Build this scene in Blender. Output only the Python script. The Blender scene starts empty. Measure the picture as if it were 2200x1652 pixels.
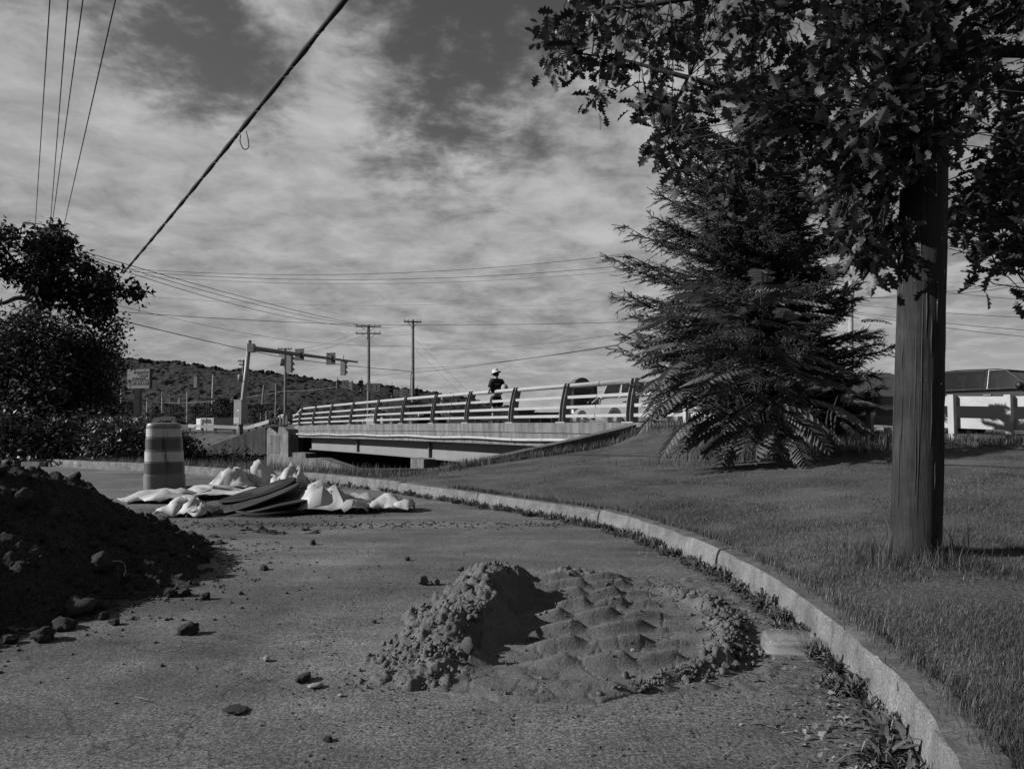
import bpy, bmesh, math, random
import numpy as np
from mathutils import Vector, Matrix, Euler, noise as mnoise

random.seed(11); RNG = np.random.default_rng(11)
S = bpy.context.scene
COL = S.collection
R = math.radians

# ------------------------------------------------------------------ camera
F = 1600.0; CX = 1100.0; CY = 826.0; EYE = 1.0; TP = 82.0 / F
PITCH = math.atan(TP)
cam_d = bpy.data.cameras.new('camera'); cam = bpy.data.objects.new('camera', cam_d); COL.objects.link(cam)
cam_d.sensor_fit = 'HORIZONTAL'; cam_d.sensor_width = 36.0; cam_d.lens = 36.0 * F / 2200.0
cam_d.clip_start = 0.05; cam_d.clip_end = 6000.0
cam.location = (0, 0, EYE); cam.rotation_euler = (math.pi / 2 + PITCH, 0, 0)
S.camera = cam

# ------------------------------------------------------------------ light and sky
SUN_EL = R(27.0)
SUN_H = Vector((-0.992, -0.125, 0)).normalized()
SUN_DIR = Vector((SUN_H.x * math.cos(SUN_EL), SUN_H.y * math.cos(SUN_EL), math.sin(SUN_EL)))
sun_d = bpy.data.lights.new('sun', 'SUN'); sun = bpy.data.objects.new('sun', sun_d); COL.objects.link(sun)
sun_d.energy = 5.0; sun_d.angle = R(0.5); sun_d.color = (1, 1, 1)     # black and white photograph
sun.rotation_euler = SUN_DIR.to_track_quat('Z', 'Y').to_euler(); sun.location = SUN_DIR * 60
S.view_settings.view_transform = 'Standard'; S.view_settings.look = 'None'
S.view_settings.exposure = 0.8; S.view_settings.gamma = 1.0; S.view_settings.use_curve_mapping = False
S.cycles.use_denoising = True
S.cycles.max_bounces = 6; S.cycles.diffuse_bounces = 2; S.cycles.glossy_bounces = 3
S.cycles.transparent_max_bounces = 12; S.cycles.sample_clamp_indirect = 4.0


def pdir(px, py):
    a = (px - CX) / F; b = (CY - py) / F; c, s = math.cos(PITCH), math.sin(PITCH)
    return Vector((a, c - b * s, s + b * c))


def at(px, py, Y):
    d = pdir(px, py); k = Y / d.y
    return Vector((d.x * k, Y, EYE + d.z * k))


def gr(px, py, z=0.0):
    d = pdir(px, py); k = (z - EYE) / d.z
    return Vector((d.x * k, d.y * k, z))


def make_world():
    w = bpy.data.worlds.new('World'); S.world = w; w.use_nodes = True
    nt = w.node_tree; N = nt.nodes; Lk = nt.links; N.clear()
    def nd(t, **kw):
        n = N.new(t)
        for k, v in kw.items(): setattr(n, k, v)
        return n
    def sv(s, v):
        if isinstance(v, bpy.types.NodeSocket): Lk.new(v, s)
        else: s.default_value = v
    def mth(op, a, b=0.0, c=0.0, clamp=False):
        n = nd('ShaderNodeMath', operation=op, use_clamp=clamp)
        sv(n.inputs[0], a); sv(n.inputs[1], b)
        if op in ('MULTIPLY_ADD',): sv(n.inputs[2], c)
        return n.outputs[0]
    def mr(v, a, b, c, d, smooth=True):
        n = nd('ShaderNodeMapRange', interpolation_type='SMOOTHSTEP' if smooth else 'LINEAR')
        sv(n.inputs['Value'], v)
        for k, x in (('From Min', a), ('From Max', b), ('To Min', c), ('To Max', d)): sv(n.inputs[k], x)
        return n.outputs['Result']
    sky = nd('ShaderNodeTexSky', sky_type='NISHITA'); sky.sun_disc = False
    sky.sun_elevation = SUN_EL; sky.sun_rotation = math.atan2(SUN_H.x, SUN_H.y) % (2 * math.pi)
    sky.altitude = 200; sky.air_density = 1.0; sky.dust_density = 0.6; sky.ozone_density = 1.0
    sc = nd('ShaderNodeSeparateColor'); Lk.new(sky.outputs[0], sc.inputs[0])
    # the photograph is black and white, taken as through a red filter
    base = mth('ADD', mth('MULTIPLY', sc.outputs[0], 0.75), mth('MULTIPLY', sc.outputs[1], 0.25))
    base = mth('MULTIPLY', base, 0.50)
    tc = nd('ShaderNodeTexCoord'); d = tc.outputs['Generated']
    sx = nd('ShaderNodeSeparateXYZ'); Lk.new(d, sx.inputs[0])
    zz = mth('ADD', mth('MAXIMUM', sx.outputs[2], 0.0), 0.16)
    cb = nd('ShaderNodeCombineXYZ')
    sv(cb.inputs[0], mth('DIVIDE', sx.outputs[0], zz)); sv(cb.inputs[1], mth('DIVIDE', sx.outputs[1], zz)); cb.inputs[2].default_value = 3.7
    def nz(scale, det, rough, dist=0.0):
        n = nd('ShaderNodeTexNoise'); Lk.new(cb.outputs[0], n.inputs['Vector'])
        n.inputs['Scale'].default_value = scale; n.inputs['Detail'].default_value = det
        n.inputs['Roughness'].default_value = rough; n.inputs['Distortion'].default_value = dist
        return n.outputs[0]
    n1 = nz(0.8, 7, 0.55, 0.35); n2 = nz(5.6, 8, 0.62, 0.25); n3 = nz(19.0, 5, 0.6, 0.1)
    cov = mth('ADD', mth('ADD', mth('MULTIPLY', n1, 0.36), mth('MULTIPLY', n2, 0.46)), mth('MULTIPLY', n3, 0.24))
    # the openings and banks of the cloud deck, by direction in the sky
    for px, py, r0, r1, amt in ((930, 150, 0, 11, -.105), (960, 290, 0, 9, -.09), (1120, 60, 0, 11, -.06), (830, 330, 0, 6, -.05), (1050, 180, 0, 4, .06), (1000, 90, 0, 3, .05),
                                (430, 150, 0, 8, -.17), (350, 80, 0, 6, -.10), (560, 215, 0, 6, -.11), (130, 60, 0, 4, -.06),
                                (200, 250, 3, 13, .09), (660, 420, 4, 14, .08), (720, 130, 0, 7, .07), (1200, 420, 4, 15, .06), (60, 130, 1, 6, .06), (500, 600, 4, 20, .10), (1300, 700, 4, 20, .08)):
        g = pdir(px, py).normalized()
        vm = nd('ShaderNodeVectorMath', operation='DOT_PRODUCT'); Lk.new(d, vm.inputs[0]); vm.inputs[1].default_value = g
        cov = mth('ADD', cov, mr(vm.outputs['Value'], math.cos(R(r1)), math.cos(R(r0)), 0.0, amt))
    mask = mr(cov, 0.38, 0.66, 0.0, 1.0)
    cl = mth('ADD', mr(n2, 0.3, 0.70, 1.9, 3.7, False), mr(n1, .35, .65, -.25, .35, False))
    low = mr(sx.outputs[2], 0.02, 0.36, 0.98, 1.02)
    cl = mth('MULTIPLY', cl, low)
    thin = mth('MULTIPLY', mask, mr(sx.outputs[2], 0.0, 0.25, 0.85, 0.97))
    mx = nd('ShaderNodeMix', data_type='FLOAT'); sv(mx.inputs[0], thin); sv(mx.inputs[2], base); sv(mx.inputs[3], cl)
    bg = nd('ShaderNodeBackground'); bg.inputs[1].default_value = 0.076; Lk.new(mx.outputs[0], bg.inputs[0])
    out = nd('ShaderNodeOutputWorld'); Lk.new(bg.outputs[0], out.inputs[0])
make_world()

# ------------------------------------------------------------------ materials (all grey: black and white photograph)
MATS = {}; ALB = 0.80        # the photograph is printed dark: deep shade, greys low
def M(name, v=0.2, var=0.25, scale=4.0, rough=0.85, bump=0.0, bscale=80.0, spec=0.3, metal=0.0, speck=0.0, sscale=250.0,
      streak=0.0, grain=0.0, island=0.0, trans=0.0, bdist=0.01, stretch=(1, 1, 1), contrast=(0.3, 0.7)):
    if name in MATS: return MATS[name]
    v *= ALB
    m = bpy.data.materials.new(name); m.use_nodes = True; nt = m.node_tree; N = nt.nodes; Lk = nt.links
    b = N['Principled BSDF']; b.inputs['Roughness'].default_value = rough; b.inputs['Metallic'].default_value = metal
    b.inputs['Specular IOR Level'].default_value = spec
    tc = N.new('ShaderNodeTexCoord'); vec = tc.outputs['Object']
    if stretch != (1, 1, 1):
        mp = N.new('ShaderNodeMapping'); mp.inputs['Scale'].default_value = stretch; Lk.new(vec, mp.inputs[0]); vec = mp.outputs[0]
    def nz(sc, det=5, ro=0.6, v2=None):
        n = N.new('ShaderNodeTexNoise'); Lk.new(v2 or vec, n.inputs['Vector']); n.inputs['Scale'].default_value = sc
        n.inputs['Detail'].default_value = det; n.inputs['Roughness'].default_value = ro; return n.outputs[0]
    def mrange(s, a, b2, c, d):
        n = N.new('ShaderNodeMapRange'); Lk.new(s, n.inputs[0])
        for i, x in enumerate((a, b2, c, d)): n.inputs[i + 1].default_value = x
        return n.outputs[0]
    def mul(a, c):
        n = N.new('ShaderNodeMath'); n.operation = 'MULTIPLY'; Lk.new(a, n.inputs[0])
        if isinstance(c, float): n.inputs[1].default_value = c
        else: Lk.new(c, n.inputs[1])
        return n.outputs[0]
    val = mrange(nz(scale), contrast[0], contrast[1], v * (1 - var), v * (1 + var))
    if speck: val = mul(val, mrange(nz(sscale, 2, .5), 0.3, 0.7, 1 - speck, 1 + speck))
    if streak:
        mp = N.new('ShaderNodeMapping'); mp.inputs['Scale'].default_value = (1.0, 1.0, 0.07); Lk.new(tc.outputs['Object'], mp.inputs[0])
        val = mul(val, mrange(nz(5.0, 6, .7, mp.outputs[0]), 0.35, 0.65, 1 - streak, 1 + streak * .5))
    if grain:
        mp = N.new('ShaderNodeMapping'); mp.inputs['Scale'].default_value = (1.0, 1.0, 0.06); Lk.new(tc.outputs['Object'], mp.inputs[0])
        g1 = nz(80.0, 7, .75, mp.outputs[0]); val = mul(val, mrange(g1, 0.35, 0.62, 1 - grain, 1 + grain * .6))
    if island:
        ge = N.new('ShaderNodeNewGeometry'); val = mul(val, mrange(ge.outputs['Random Per Island'], 0, 1, 1 - island, 1 + island))
    cc = N.new('ShaderNodeCombineColor')
    for i in range(3): Lk.new(val, cc.inputs[i])
    Lk.new(cc.outputs[0], b.inputs['Base Color'])
    if bump:
        bp = N.new('ShaderNodeBump'); bp.inputs['Strength'].default_value = bump; bp.inputs['Distance'].default_value = bdist
        Lk.new(g1 if grain else nz(bscale, 4, .65), bp.inputs['Height']); Lk.new(bp.outputs[0], b.inputs['Normal'])
    if trans:
        tr = N.new('ShaderNodeBsdfTranslucent'); Lk.new(cc.outputs[0], tr.inputs[0])
        mx = N.new('ShaderNodeMixShader'); mx.inputs[0].default_value = trans
        Lk.new(b.outputs[0], mx.inputs[1]); Lk.new(tr.outputs[0], mx.inputs[2]); Lk.new(mx.outputs[0], N['Material Output'].inputs[0])
    MATS[name] = m; return m


def glass_mat(name, v=0.02, alpha=0.5, rough=0.05):
    m = bpy.data.materials.new(name); m.use_nodes = True; nt = m.node_tree; N = nt.nodes; Lk = nt.links
    b = N['Principled BSDF']; b.inputs['Base Color'].default_value = (v, v, v, 1); b.inputs['Roughness'].default_value = rough
    b.inputs['Specular IOR Level'].default_value = 0.06 if 'car' in name else 0.5
    t = N.new('ShaderNodeBsdfTransparent'); mx = N.new('ShaderNodeMixShader'); mx.inputs[0].default_value = alpha
    Lk.new(t.outputs[0], mx.inputs[1]); Lk.new(b.outputs[0], mx.inputs[2]); Lk.new(mx.outputs[0], N['Material Output'].inputs[0])
    MATS[name] = m; return m


def asphalt_mat():
    m = bpy.data.materials.new('asphalt'); m.use_nodes = True; nt = m.node_tree; N = nt.nodes; Lk = nt.links
    b = N['Principled BSDF']; b.inputs['Roughness'].default_value = 0.9; b.inputs['Specular IOR Level'].default_value = 0.2
    tc = N.new('ShaderNodeTexCoord')
    def nz(sc, det, ro, dist=0):
        n = N.new('ShaderNodeTexNoise'); Lk.new(tc.outputs['Object'], n.inputs['Vector']); n.inputs['Scale'].default_value = sc
        n.inputs['Detail'].default_value = det; n.inputs['Roughness'].default_value = ro; n.inputs['Distortion'].default_value = dist; return n.outputs[0]
    def mr(s, a, b2, c, d):
        n = N.new('ShaderNodeMapRange'); Lk.new(s, n.inputs[0])
        for i, x in enumerate((a, b2, c, d)): n.inputs[i + 1].default_value = x
        return n.outputs[0]
    def mul(a, c):
        n = N.new('ShaderNodeMath'); n.operation = 'MULTIPLY'; Lk.new(a, n.inputs[0]); Lk.new(c, n.inputs[1]); return n.outputs[0]
    dust = mr(nz(0.55, 6, .6, .8), .34, .66, .060 * ALB, .112 * ALB)          # dry soil dust swept over worn asphalt
    mp = N.new('ShaderNodeMapping'); mp.inputs['Scale'].default_value = (.35, 1.6, 1); mp.inputs['Rotation'].default_value = (0, 0, .35); Lk.new(tc.outputs['Object'], mp.inputs[0])
    ns = N.new('ShaderNodeTexNoise'); ns.inputs['Scale'].default_value = 1.6; ns.inputs['Detail'].default_value = 7; ns.inputs['Roughness'].default_value = .62; Lk.new(mp.outputs[0], ns.inputs['Vector'])
    v = mul(dust, mr(ns.outputs[0], .32, .68, .70, 1.28))
    v = mul(v, mr(nz(3.3, 6, .65), .3, .7, .78, 1.2))
    v = mul(v, mr(nz(26, 4, .6), .3, .7, .8, 1.2))
    v = mul(v, mr(nz(85, 4, .75), .36, .64, .4, 1.7))
    vo = N.new('ShaderNodeTexVoronoi'); vo.inputs['Scale'].default_value = 120; Lk.new(tc.outputs['Object'], vo.inputs['Vector'])
    cr = N.new('ShaderNodeSeparateColor'); Lk.new(vo.outputs['Color'], cr.inputs[0])
    v = mul(v, mr(cr.outputs[0], 0, 1, .6, 1.4))
    vc = N.new('ShaderNodeTexVoronoi'); vc.feature = 'DISTANCE_TO_EDGE'; vc.inputs['Scale'].default_value = .42
    wv = N.new('ShaderNodeVectorMath'); wv.operation = 'ADD'; nv = N.new('ShaderNodeTexNoise'); nv.inputs['Scale'].default_value = 2.4; nv.inputs['Detail'].default_value = 6; Lk.new(tc.outputs['Object'], nv.inputs['Vector'])
    Lk.new(tc.outputs['Object'], wv.inputs[0]); Lk.new(nv.outputs['Color'], wv.inputs[1]); Lk.new(wv.outputs[0], vc.inputs['Vector'])
    v = mul(v, mr(vc.outputs['Distance'], .0, .0045, .45, 1.0))
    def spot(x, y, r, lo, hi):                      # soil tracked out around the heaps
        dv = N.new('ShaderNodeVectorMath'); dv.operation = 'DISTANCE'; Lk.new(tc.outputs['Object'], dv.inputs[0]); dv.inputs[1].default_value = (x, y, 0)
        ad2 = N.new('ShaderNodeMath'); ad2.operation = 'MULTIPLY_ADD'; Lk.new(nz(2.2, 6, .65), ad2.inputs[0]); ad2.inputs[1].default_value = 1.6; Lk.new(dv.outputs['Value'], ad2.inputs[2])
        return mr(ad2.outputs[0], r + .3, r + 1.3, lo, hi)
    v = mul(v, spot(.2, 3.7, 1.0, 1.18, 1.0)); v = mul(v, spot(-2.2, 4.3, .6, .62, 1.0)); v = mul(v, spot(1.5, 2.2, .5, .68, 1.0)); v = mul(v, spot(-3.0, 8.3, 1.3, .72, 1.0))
    cc = N.new('ShaderNodeCombineColor')
    for i in range(3): Lk.new(v, cc.inputs[i])
    Lk.new(cc.outputs[0], b.inputs['Base Color'])
    ad = N.new('ShaderNodeMath'); ad.operation = 'ADD'; Lk.new(nz(120, 4, .7), ad.inputs[0]); Lk.new(nz(16, 3, .6), ad.inputs[1])
    bp = N.new('ShaderNodeBump'); bp.inputs['Strength'].default_value = .7; bp.inputs['Distance'].default_value = .006
    Lk.new(ad.outputs[0], bp.inputs['Height']); Lk.new(bp.outputs[0], b.inputs['Normal'])
    MATS['asphalt'] = m; return m


asphalt = asphalt_mat()
m_ground = M('rough_grass', .035, .4, 1.5, .95, .5, 20, bdist=.05)
m_lawn = M('lawn_soil', .062, .55, 1.1, .95, .8, 50, speck=.6, sscale=70, bdist=.03)
m_grass = M('grass_blade', .072, .5, .9, .6, spec=.25, island=.4, trans=.3)
m_straw = M('dry_grass', .13, .3, 3, .7, island=.4)
m_kerb = M('kerb_concrete', .125, .35, 7, .9, .9, 45, speck=.4, sscale=130, streak=.25, bdist=.009)
m_kerbtop = M('kerb_top_dark', .075, .4, 9, .95, .6, 60, speck=.35, sscale=120, bdist=.006)  # darker grey for the top faces of the kerb
m_kerbj = M('kerb_joint', .02, .2, 5, .95)
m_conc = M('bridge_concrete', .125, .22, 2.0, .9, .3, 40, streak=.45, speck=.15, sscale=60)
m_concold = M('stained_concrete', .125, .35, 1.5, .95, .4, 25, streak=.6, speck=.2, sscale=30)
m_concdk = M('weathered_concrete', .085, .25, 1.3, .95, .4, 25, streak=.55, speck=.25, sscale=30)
m_girder = M('girder_paint', .155, .08, 1.0, .6, streak=.06)
m_steeldk = M('dark_steel', .06, .2, 4, .6)
m_rail = M('galvanised_rail', .28, .08, 3, .45, spec=.4)
m_post = M('rail_post_paint', .14, .12, 3, .5)
m_pipe = M('pvc_pipe', .30, .1, 3, .5)
m_wire = M('wire_black', .008, .2, 3, .7)
m_wirelt = M('wire_bright', .25, .2, 3, .5)
m_woodpole = M('pole_wood', .020, .5, 5, .9, .8, grain=.6, bdist=.01)
m_farpole = M('far_pole_wood', .10, .2, 3, .85, grain=.3)
m_farpolelt = M('far_pole_pale', .22, .2, 3, .85)
m_galv = M('galvanised_mast', .19, .12, 3, .5)
m_bark = M('bark', .028, .4, 14, .95, .8, 30, stretch=(1, 1, .25))
m_oak = M('oak_leaf', .034, .3, 2, .5, spec=.3, island=.7, trans=.12)
m_tree = M('tree_leaf', .026, .3, 2, .75, spec=.1, island=.35, trans=.06)
m_bush = M('bush_leaf', .042, .35, .7, .65, spec=.18, island=.5, trans=.12)
m_vine = M('vine_leaf', .050, .35, .9, .5, spec=.35, island=.55, trans=.14)
m_spruce = M('spruce_needle', .046, .3, 2, .6, spec=.25, island=.35)
m_sumac = M('sumac_leaflet', .105, .25, 2, .45, spec=.4, island=.3, trans=.22)
m_forest = M('forest', .0060, .45, .03, .95, speck=.45, sscale=.35)
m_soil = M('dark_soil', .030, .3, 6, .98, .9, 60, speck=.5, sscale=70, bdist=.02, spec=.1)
m_mud = M('dried_mud', .092, .25, 9, .95, .7, 90, speck=.25, sscale=160, bdist=.008, spec=.1)
m_clod = M('clod_soil', .055, .3, 20, .95, .9, 60, speck=.4, sscale=120, bdist=.01, spec=.1)
m_stone = M('pale_stone', .20, .15, 20, .7, .3, 90)
m_litter = M('dry_leaf', .11, .3, 3, .8, island=.6)
m_weed = M('weed_leaf', .085, .3, 4, .55, spec=.3, island=.45, trans=.2)
m_sack = M('white_sack', .40, .14, 3.5, .6, .15, 30, bdist=.01, trans=.15)
m_mat = M('dark_rubber', .007, .35, 3, .7, spec=.15)
m_matlt = M('sunlit_rubber', .024, .5, 4, .7, spec=.2)  # paler copy of the rubber: sunlight on the upper mats put into the colour
m_black = M('black_plastic', .012, .2, 3, .5)
m_drum = M('drum_plastic', .120, .1, 4, .5, spec=.35)
m_drumdk = M('drum_stripe_dark', .06, .1, 4, .4)
m_drumlt = M('drum_stripe_pale', .34, .08, 4, .4)
m_white = M('white_board', .31, .1, 4, .7, .2, 60)
m_whitep = M('white_paint', .42, .08, 4, .5)
m_tyre = M('tyre', .012, .2, 5, .9)
m_rim = M('wheel_rim', .28, .1, 5, .3, metal=.6)
m_chrome = M('chrome', .12, .05, 5, .4, metal=.6)
m_cardark = M('car_paint_dark', .005, .1, 2, .4, spec=.10)
m_carlight = M('car_paint_light', .17, .05, 2, .3, spec=.5)
m_carmid = M('car_paint_mid', .11, .05, 2, .3, spec=.5)
m_glass = glass_mat('car_glass', .01, .86, .08)
m_clear = glass_mat('clear_plastic', .4, .20, .03)
m_roof = M('roof_shingle', .030, .25, 6, .9, .4, 30)
m_wall = M('building_wall', .10, .1, 2, .9)
m_signdk = M('sign_dark', .022, .1, 3, .5)
m_signmid = M('sign_mid', .075, .1, 3, .5)
m_signlt = M('sign_pale', .11, .1, 3, .5)
m_shirt = M('black_cloth', .010, .2, 5, .9)
m_short = M('dark_shorts', .012, .2, 5, .9)
m_skin = M('skin', .22, .05, 5, .6)
m_hat = M('pale_hat', .42, .05, 5, .8)
m_bag = M('grey_bag', .24, .3, 14, .8)
m_lamp = M('lamp_glass', .5, .05, 5, .2)

# ------------------------------------------------------------------ mesh helpers
def link(o): COL.objects.link(o); return o

def put(name, me, parent=None, local=False):
    o = bpy.data.objects.new(name, me); COL.objects.link(o)
    if parent is not None:
        o.parent = parent
        if not local and parent.parent is None and parent.type == 'EMPTY': o.location = -Vector(parent.location)
    return o

def mesh_np(name, v, f, mat, parent=None, smooth=False, local=False):
    v = np.asarray(v, dtype=np.float32)
    me = bpy.data.meshes.new(name)
    if isinstance(f, np.ndarray):
        k = f.shape[1]; n = f.shape[0]
        me.vertices.add(len(v)); me.vertices.foreach_set('co', v.ravel())
        me.loops.add(n * k); me.loops.foreach_set('vertex_index', f.astype(np.int32).ravel())
        me.polygons.add(n); me.polygons.foreach_set('loop_start', np.arange(0, n * k, k, dtype=np.int32))
        me.polygons.foreach_set('loop_total', np.full(n, k, dtype=np.int32))
        me.update(calc_edges=True); me.validate()
    else:
        me.from_pydata(v.tolist(), [], f); me.update()
    if smooth: me.polygons.foreach_set('use_smooth', [True] * len(me.polygons))
    if mat: me.materials.append(mat)
    if name is None: return me
    return put(name, me, parent, local)

class MB:
    def __init__(s): s.v = []; s.f = []
    def add(s, vs, fs):
        k = len(s.v); s.v += [tuple(x) for x in vs]; s.f += [tuple(i + k for i in q) for q in fs]; return s
    def box(s, c, size, rot=None):
        hx, hy, hz = size[0] / 2, size[1] / 2, size[2] / 2
        vs = [Vector((x * hx, y * hy, z * hz)) for x in (-1, 1) for y in (-1, 1) for z in (-1, 1)]
        if rot is not None: vs = [rot @ q for q in vs]
        c = Vector(c)
        return s.add([q + c for q in vs], [(0, 1, 3, 2), (4, 6, 7, 5), (0, 4, 5, 1), (2, 3, 7, 6), (0, 2, 6, 4), (1, 5, 7, 3)])
    def bar(s, a, b, w, h, up=(0, 0, 1)):
        a = Vector(a); b = Vector(b); d = (b - a); L = d.length; d.normalize(); up = Vector(up)
        sd = d.cross(up).normalized(); u = sd.cross(d)
        rot = Matrix((d, sd, u)).transposed()
        return s.box((a + b) / 2, (L, w, h), rot)
    def tube(s, pts, r, n=8, cap=True):
        pts = [Vector(p) for p in pts]; m = len(pts)
        rs = [r] * m if isinstance(r, (int, float)) else list(r)
        ref = None; vs = []
        for i, p in enumerate(pts):
            t = (pts[min(i + 1, m - 1)] - pts[max(i - 1, 0)]).normalized()
            if ref is None: ref = t.orthogonal().normalized()
            ref = (ref - t * ref.dot(t))
            if ref.length < 1e-6: ref = t.orthogonal()
            ref.normalize(); b = t.cross(ref)
            for j in range(n):
                a = 2 * math.pi * j / n
                vs.append(p + (ref * math.cos(a) + b * math.sin(a)) * rs[i])
        fs = [(i * n + j, i * n + (j + 1) % n, (i + 1) * n + (j + 1) % n, (i + 1) * n + j) for i in range(m - 1) for j in range(n)]
        if cap: fs += [tuple(range(n))[::-1], tuple((m - 1) * n + j for j in range(n))]
        return s.add(vs, fs)
    def prism(s, poly, h0, h1, tf):
        """poly in 2D, extruded h0..h1; tf(x,y,h)->point"""
        n = len(poly); vs = [tf(x, y, h0) for x, y in poly] + [tf(x, y, h1) for x, y in poly]
        fs = [tuple(range(n))[::-1], tuple(range(n, 2 * n))] + [(i, (i + 1) % n, n + (i + 1) % n, n + i) for i in range(n)]
        return s.add(vs, fs)
    def lathe(s, prof, n=24, tf=lambda p: p):
        m = len(prof); vs = []
        for r, z in prof:
            for j in range(n):
                a = 2 * math.pi * j / n; vs.append(tf(Vector((r * math.cos(a), r * math.sin(a), z))))
        fs = [(i * n + j, i * n + (j + 1) % n, (i + 1) * n + (j + 1) % n, (i + 1) * n + j) for i in range(m - 1) for j in range(n)]
        return s.add(vs, fs)
    def mesh(s, name, mat, smooth=False):
        me = bpy.data.meshes.new(name); me.from_pydata(s.v, [], s.f); me.update()
        if smooth: me.polygons.foreach_set('use_smooth', [True] * len(me.polygons))
        me.materials.append(mat); return me
    def build(s, name, mat, parent=None, smooth=False, local=False):
        return put(name, s.mesh(name, mat, smooth), parent, local)

def tag(o, label=None, cat=None, group=None, kind=None):
    if label: o['label'] = label
    if cat: o['category'] = cat
    if group: o['group'] = group
    if kind: o['kind'] = kind
    return o

def thing(name, label, cat, loc=(0, 0, 0), rotz=0.0, group=None):
    o = bpy.data.objects.new(name, None); COL.objects.link(o); o.empty_display_size = .1
    o.location = loc; o.rotation_euler = (0, 0, rotz)
    return tag(o, label, cat, group)

def struct(o, label=None): 
    o['kind'] = 'structure'
    if label: o['label'] = label
    return o

def copy_tree(o, parent=None):
    c = o.copy(); COL.objects.link(c)
    if parent is not None: c.parent = parent
    for ch in o.children: copy_tree(ch, c)
    return c

def rand_rots(n, tilt=1.0, rng=RNG):
    """rotation matrices: random heading, tilt away from horizontal scaled by tilt (1 = any)"""
    a = rng.uniform(0, 2 * np.pi, n); b = rng.normal(0, .9, n) * tilt; c = rng.normal(0, .9, n) * tilt
    ca, sa, cb, sb, cc, sc = np.cos(a), np.sin(a), np.cos(b), np.sin(b), np.cos(c), np.sin(c)
    Rz = np.zeros((n, 3, 3)); Rz[:, 0, 0] = ca; Rz[:, 0, 1] = -sa; Rz[:, 1, 0] = sa; Rz[:, 1, 1] = ca; Rz[:, 2, 2] = 1
    Ry = np.zeros((n, 3, 3)); Ry[:, 0, 0] = cb; Ry[:, 0, 2] = sb; Ry[:, 2, 0] = -sb; Ry[:, 2, 2] = cb; Ry[:, 1, 1] = 1
    Rx = np.zeros((n, 3, 3)); Rx[:, 1, 1] = cc; Rx[:, 1, 2] = -sc; Rx[:, 2, 1] = sc; Rx[:, 2, 2] = cc; Rx[:, 0, 0] = 1
    return Rz @ Ry @ Rx

def scatter(tv, tf, pos, rot, scale):
    tv = np.asarray(tv, float); tf = np.asarray(tf, int); n = len(pos); k = len(tv)
    v = np.einsum('nij,kj->nki', rot, tv) * np.asarray(scale).reshape(n, 1, 1) + np.asarray(pos)[:, None, :]
    f = (tf[None, :, :] + (np.arange(n) * k)[:, None, None]).reshape(-1, tf.shape[1])
    return v.reshape(-1, 3), f

LEAF_V = [(0, 0, 0), (.35, -.27, .06), (.35, 0, 0), (.35, .27, .06), (1, 0, -.12)]
LEAF_F = [(0, 1, 2), (0, 2, 3), (1, 4, 2), (2, 4, 3)]

def in_poly(x, y, poly):
    x = np.asarray(x); y = np.asarray(y); c = np.zeros(x.shape, bool); n = len(poly)
    for i in range(n):
        x0, y0 = poly[i]; x1, y1 = poly[i - 1]
        c ^= ((y0 > y) != (y1 > y)) & (x < (x1 - x0) * (y - y0) / ((y1 - y0) if y1 != y0 else 1e-9) + x0)
    return c

def catmull(pts, n=8):
    P = [Vector(p) for p in pts]; P = [P[0] * 2 - P[1]] + P + [P[-1] * 2 - P[-2]]; out = []
    for i in range(1, len(P) - 2):
        a, b, c, d = P[i - 1:i + 3]
        for j in range(n):
            t = j / n
            out.append(.5 * ((2 * b) + (c - a) * t + (2 * a - 5 * b + 4 * c - d) * t * t + (3 * b - a - 3 * c + d) * t ** 3))
    out.append(P[-2]); return out

def fbm(x, y, z=0.0, o=4, s=1.0):
    return mnoise.fractal(Vector((x * s, y * s, z)), 0.7, 2.1, o, noise_basis='PERLIN_ORIGINAL')

def text(body, size, mat, parent, loc, rot, name='lettering', shear=0.0, extrude=0.01, align='CENTER', bold=0.0, local=False, sx=1.0):
    cu = bpy.data.curves.new(name, 'FONT'); cu.body = body; cu.size = size; cu.extrude = extrude; cu.shear = shear
    cu.align_x = align; cu.align_y = 'CENTER'; cu.offset = bold; cu.resolution_u = 4
    o = bpy.data.objects.new('_t', cu); COL.objects.link(o)
    dg = bpy.context.evaluated_depsgraph_get(); me = bpy.data.meshes.new_from_object(o.evaluated_get(dg))
    bpy.data.objects.remove(o); me.materials.clear(); me.materials.append(mat)
    t = put(name, me, parent, local); t.location = Vector(t.location) + Vector(loc); t.rotation_euler = rot; t.scale = (sx, 1, 1)
    return t

# ------------------------------------------------------------------ layout curves
KERB_C = [(-14, 18.9), (-10.8, 17.3), (-8.9, 16.1), (-7.6, 15.4), (-6.36, 14.55), (-3.9, 12.9), (-2.3, 11.4), (-1.35, 10.3), (-.5, 9.15), (.1, 8.3),
          (.85, 7.2), (1.17, 6.1), (1.34, 5.2), (1.40, 4.2), (1.365, 3.5), (1.315, 3.0), (1.225, 2.4), (1.08, 1.9), (.70, .9), (.1, -.3), (-1, -1.6)]
OUT_C = [(-15, 23), (-11.5, 20.8), (-9.5, 19.5), (-8.4, 18.6), (-7, 17.5), (-4.2, 14.6), (-2.2, 13.0), (-.9, 14.05), (.9, 15.9), (2.2, 17.2),
         (3.3, 17.2), (4.6, 15.0), (5.8, 13.0), (7.0, 11.0), (8.2, 9.0), (9.4, 7.0), (10.6, 5.0), (11.8, 3.0), (13, 1.0), (14, -2), (14, -5)]
OUT_Z = [.1, .1, .1, .08, .0, -.03, .06, .17, .33, .46, .93, .86, .78, .70, .68, .66, .64, .62, .6, .5, .5]
kp = catmull([(x, y, 0) for x, y in KERB_C], 8)

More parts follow.
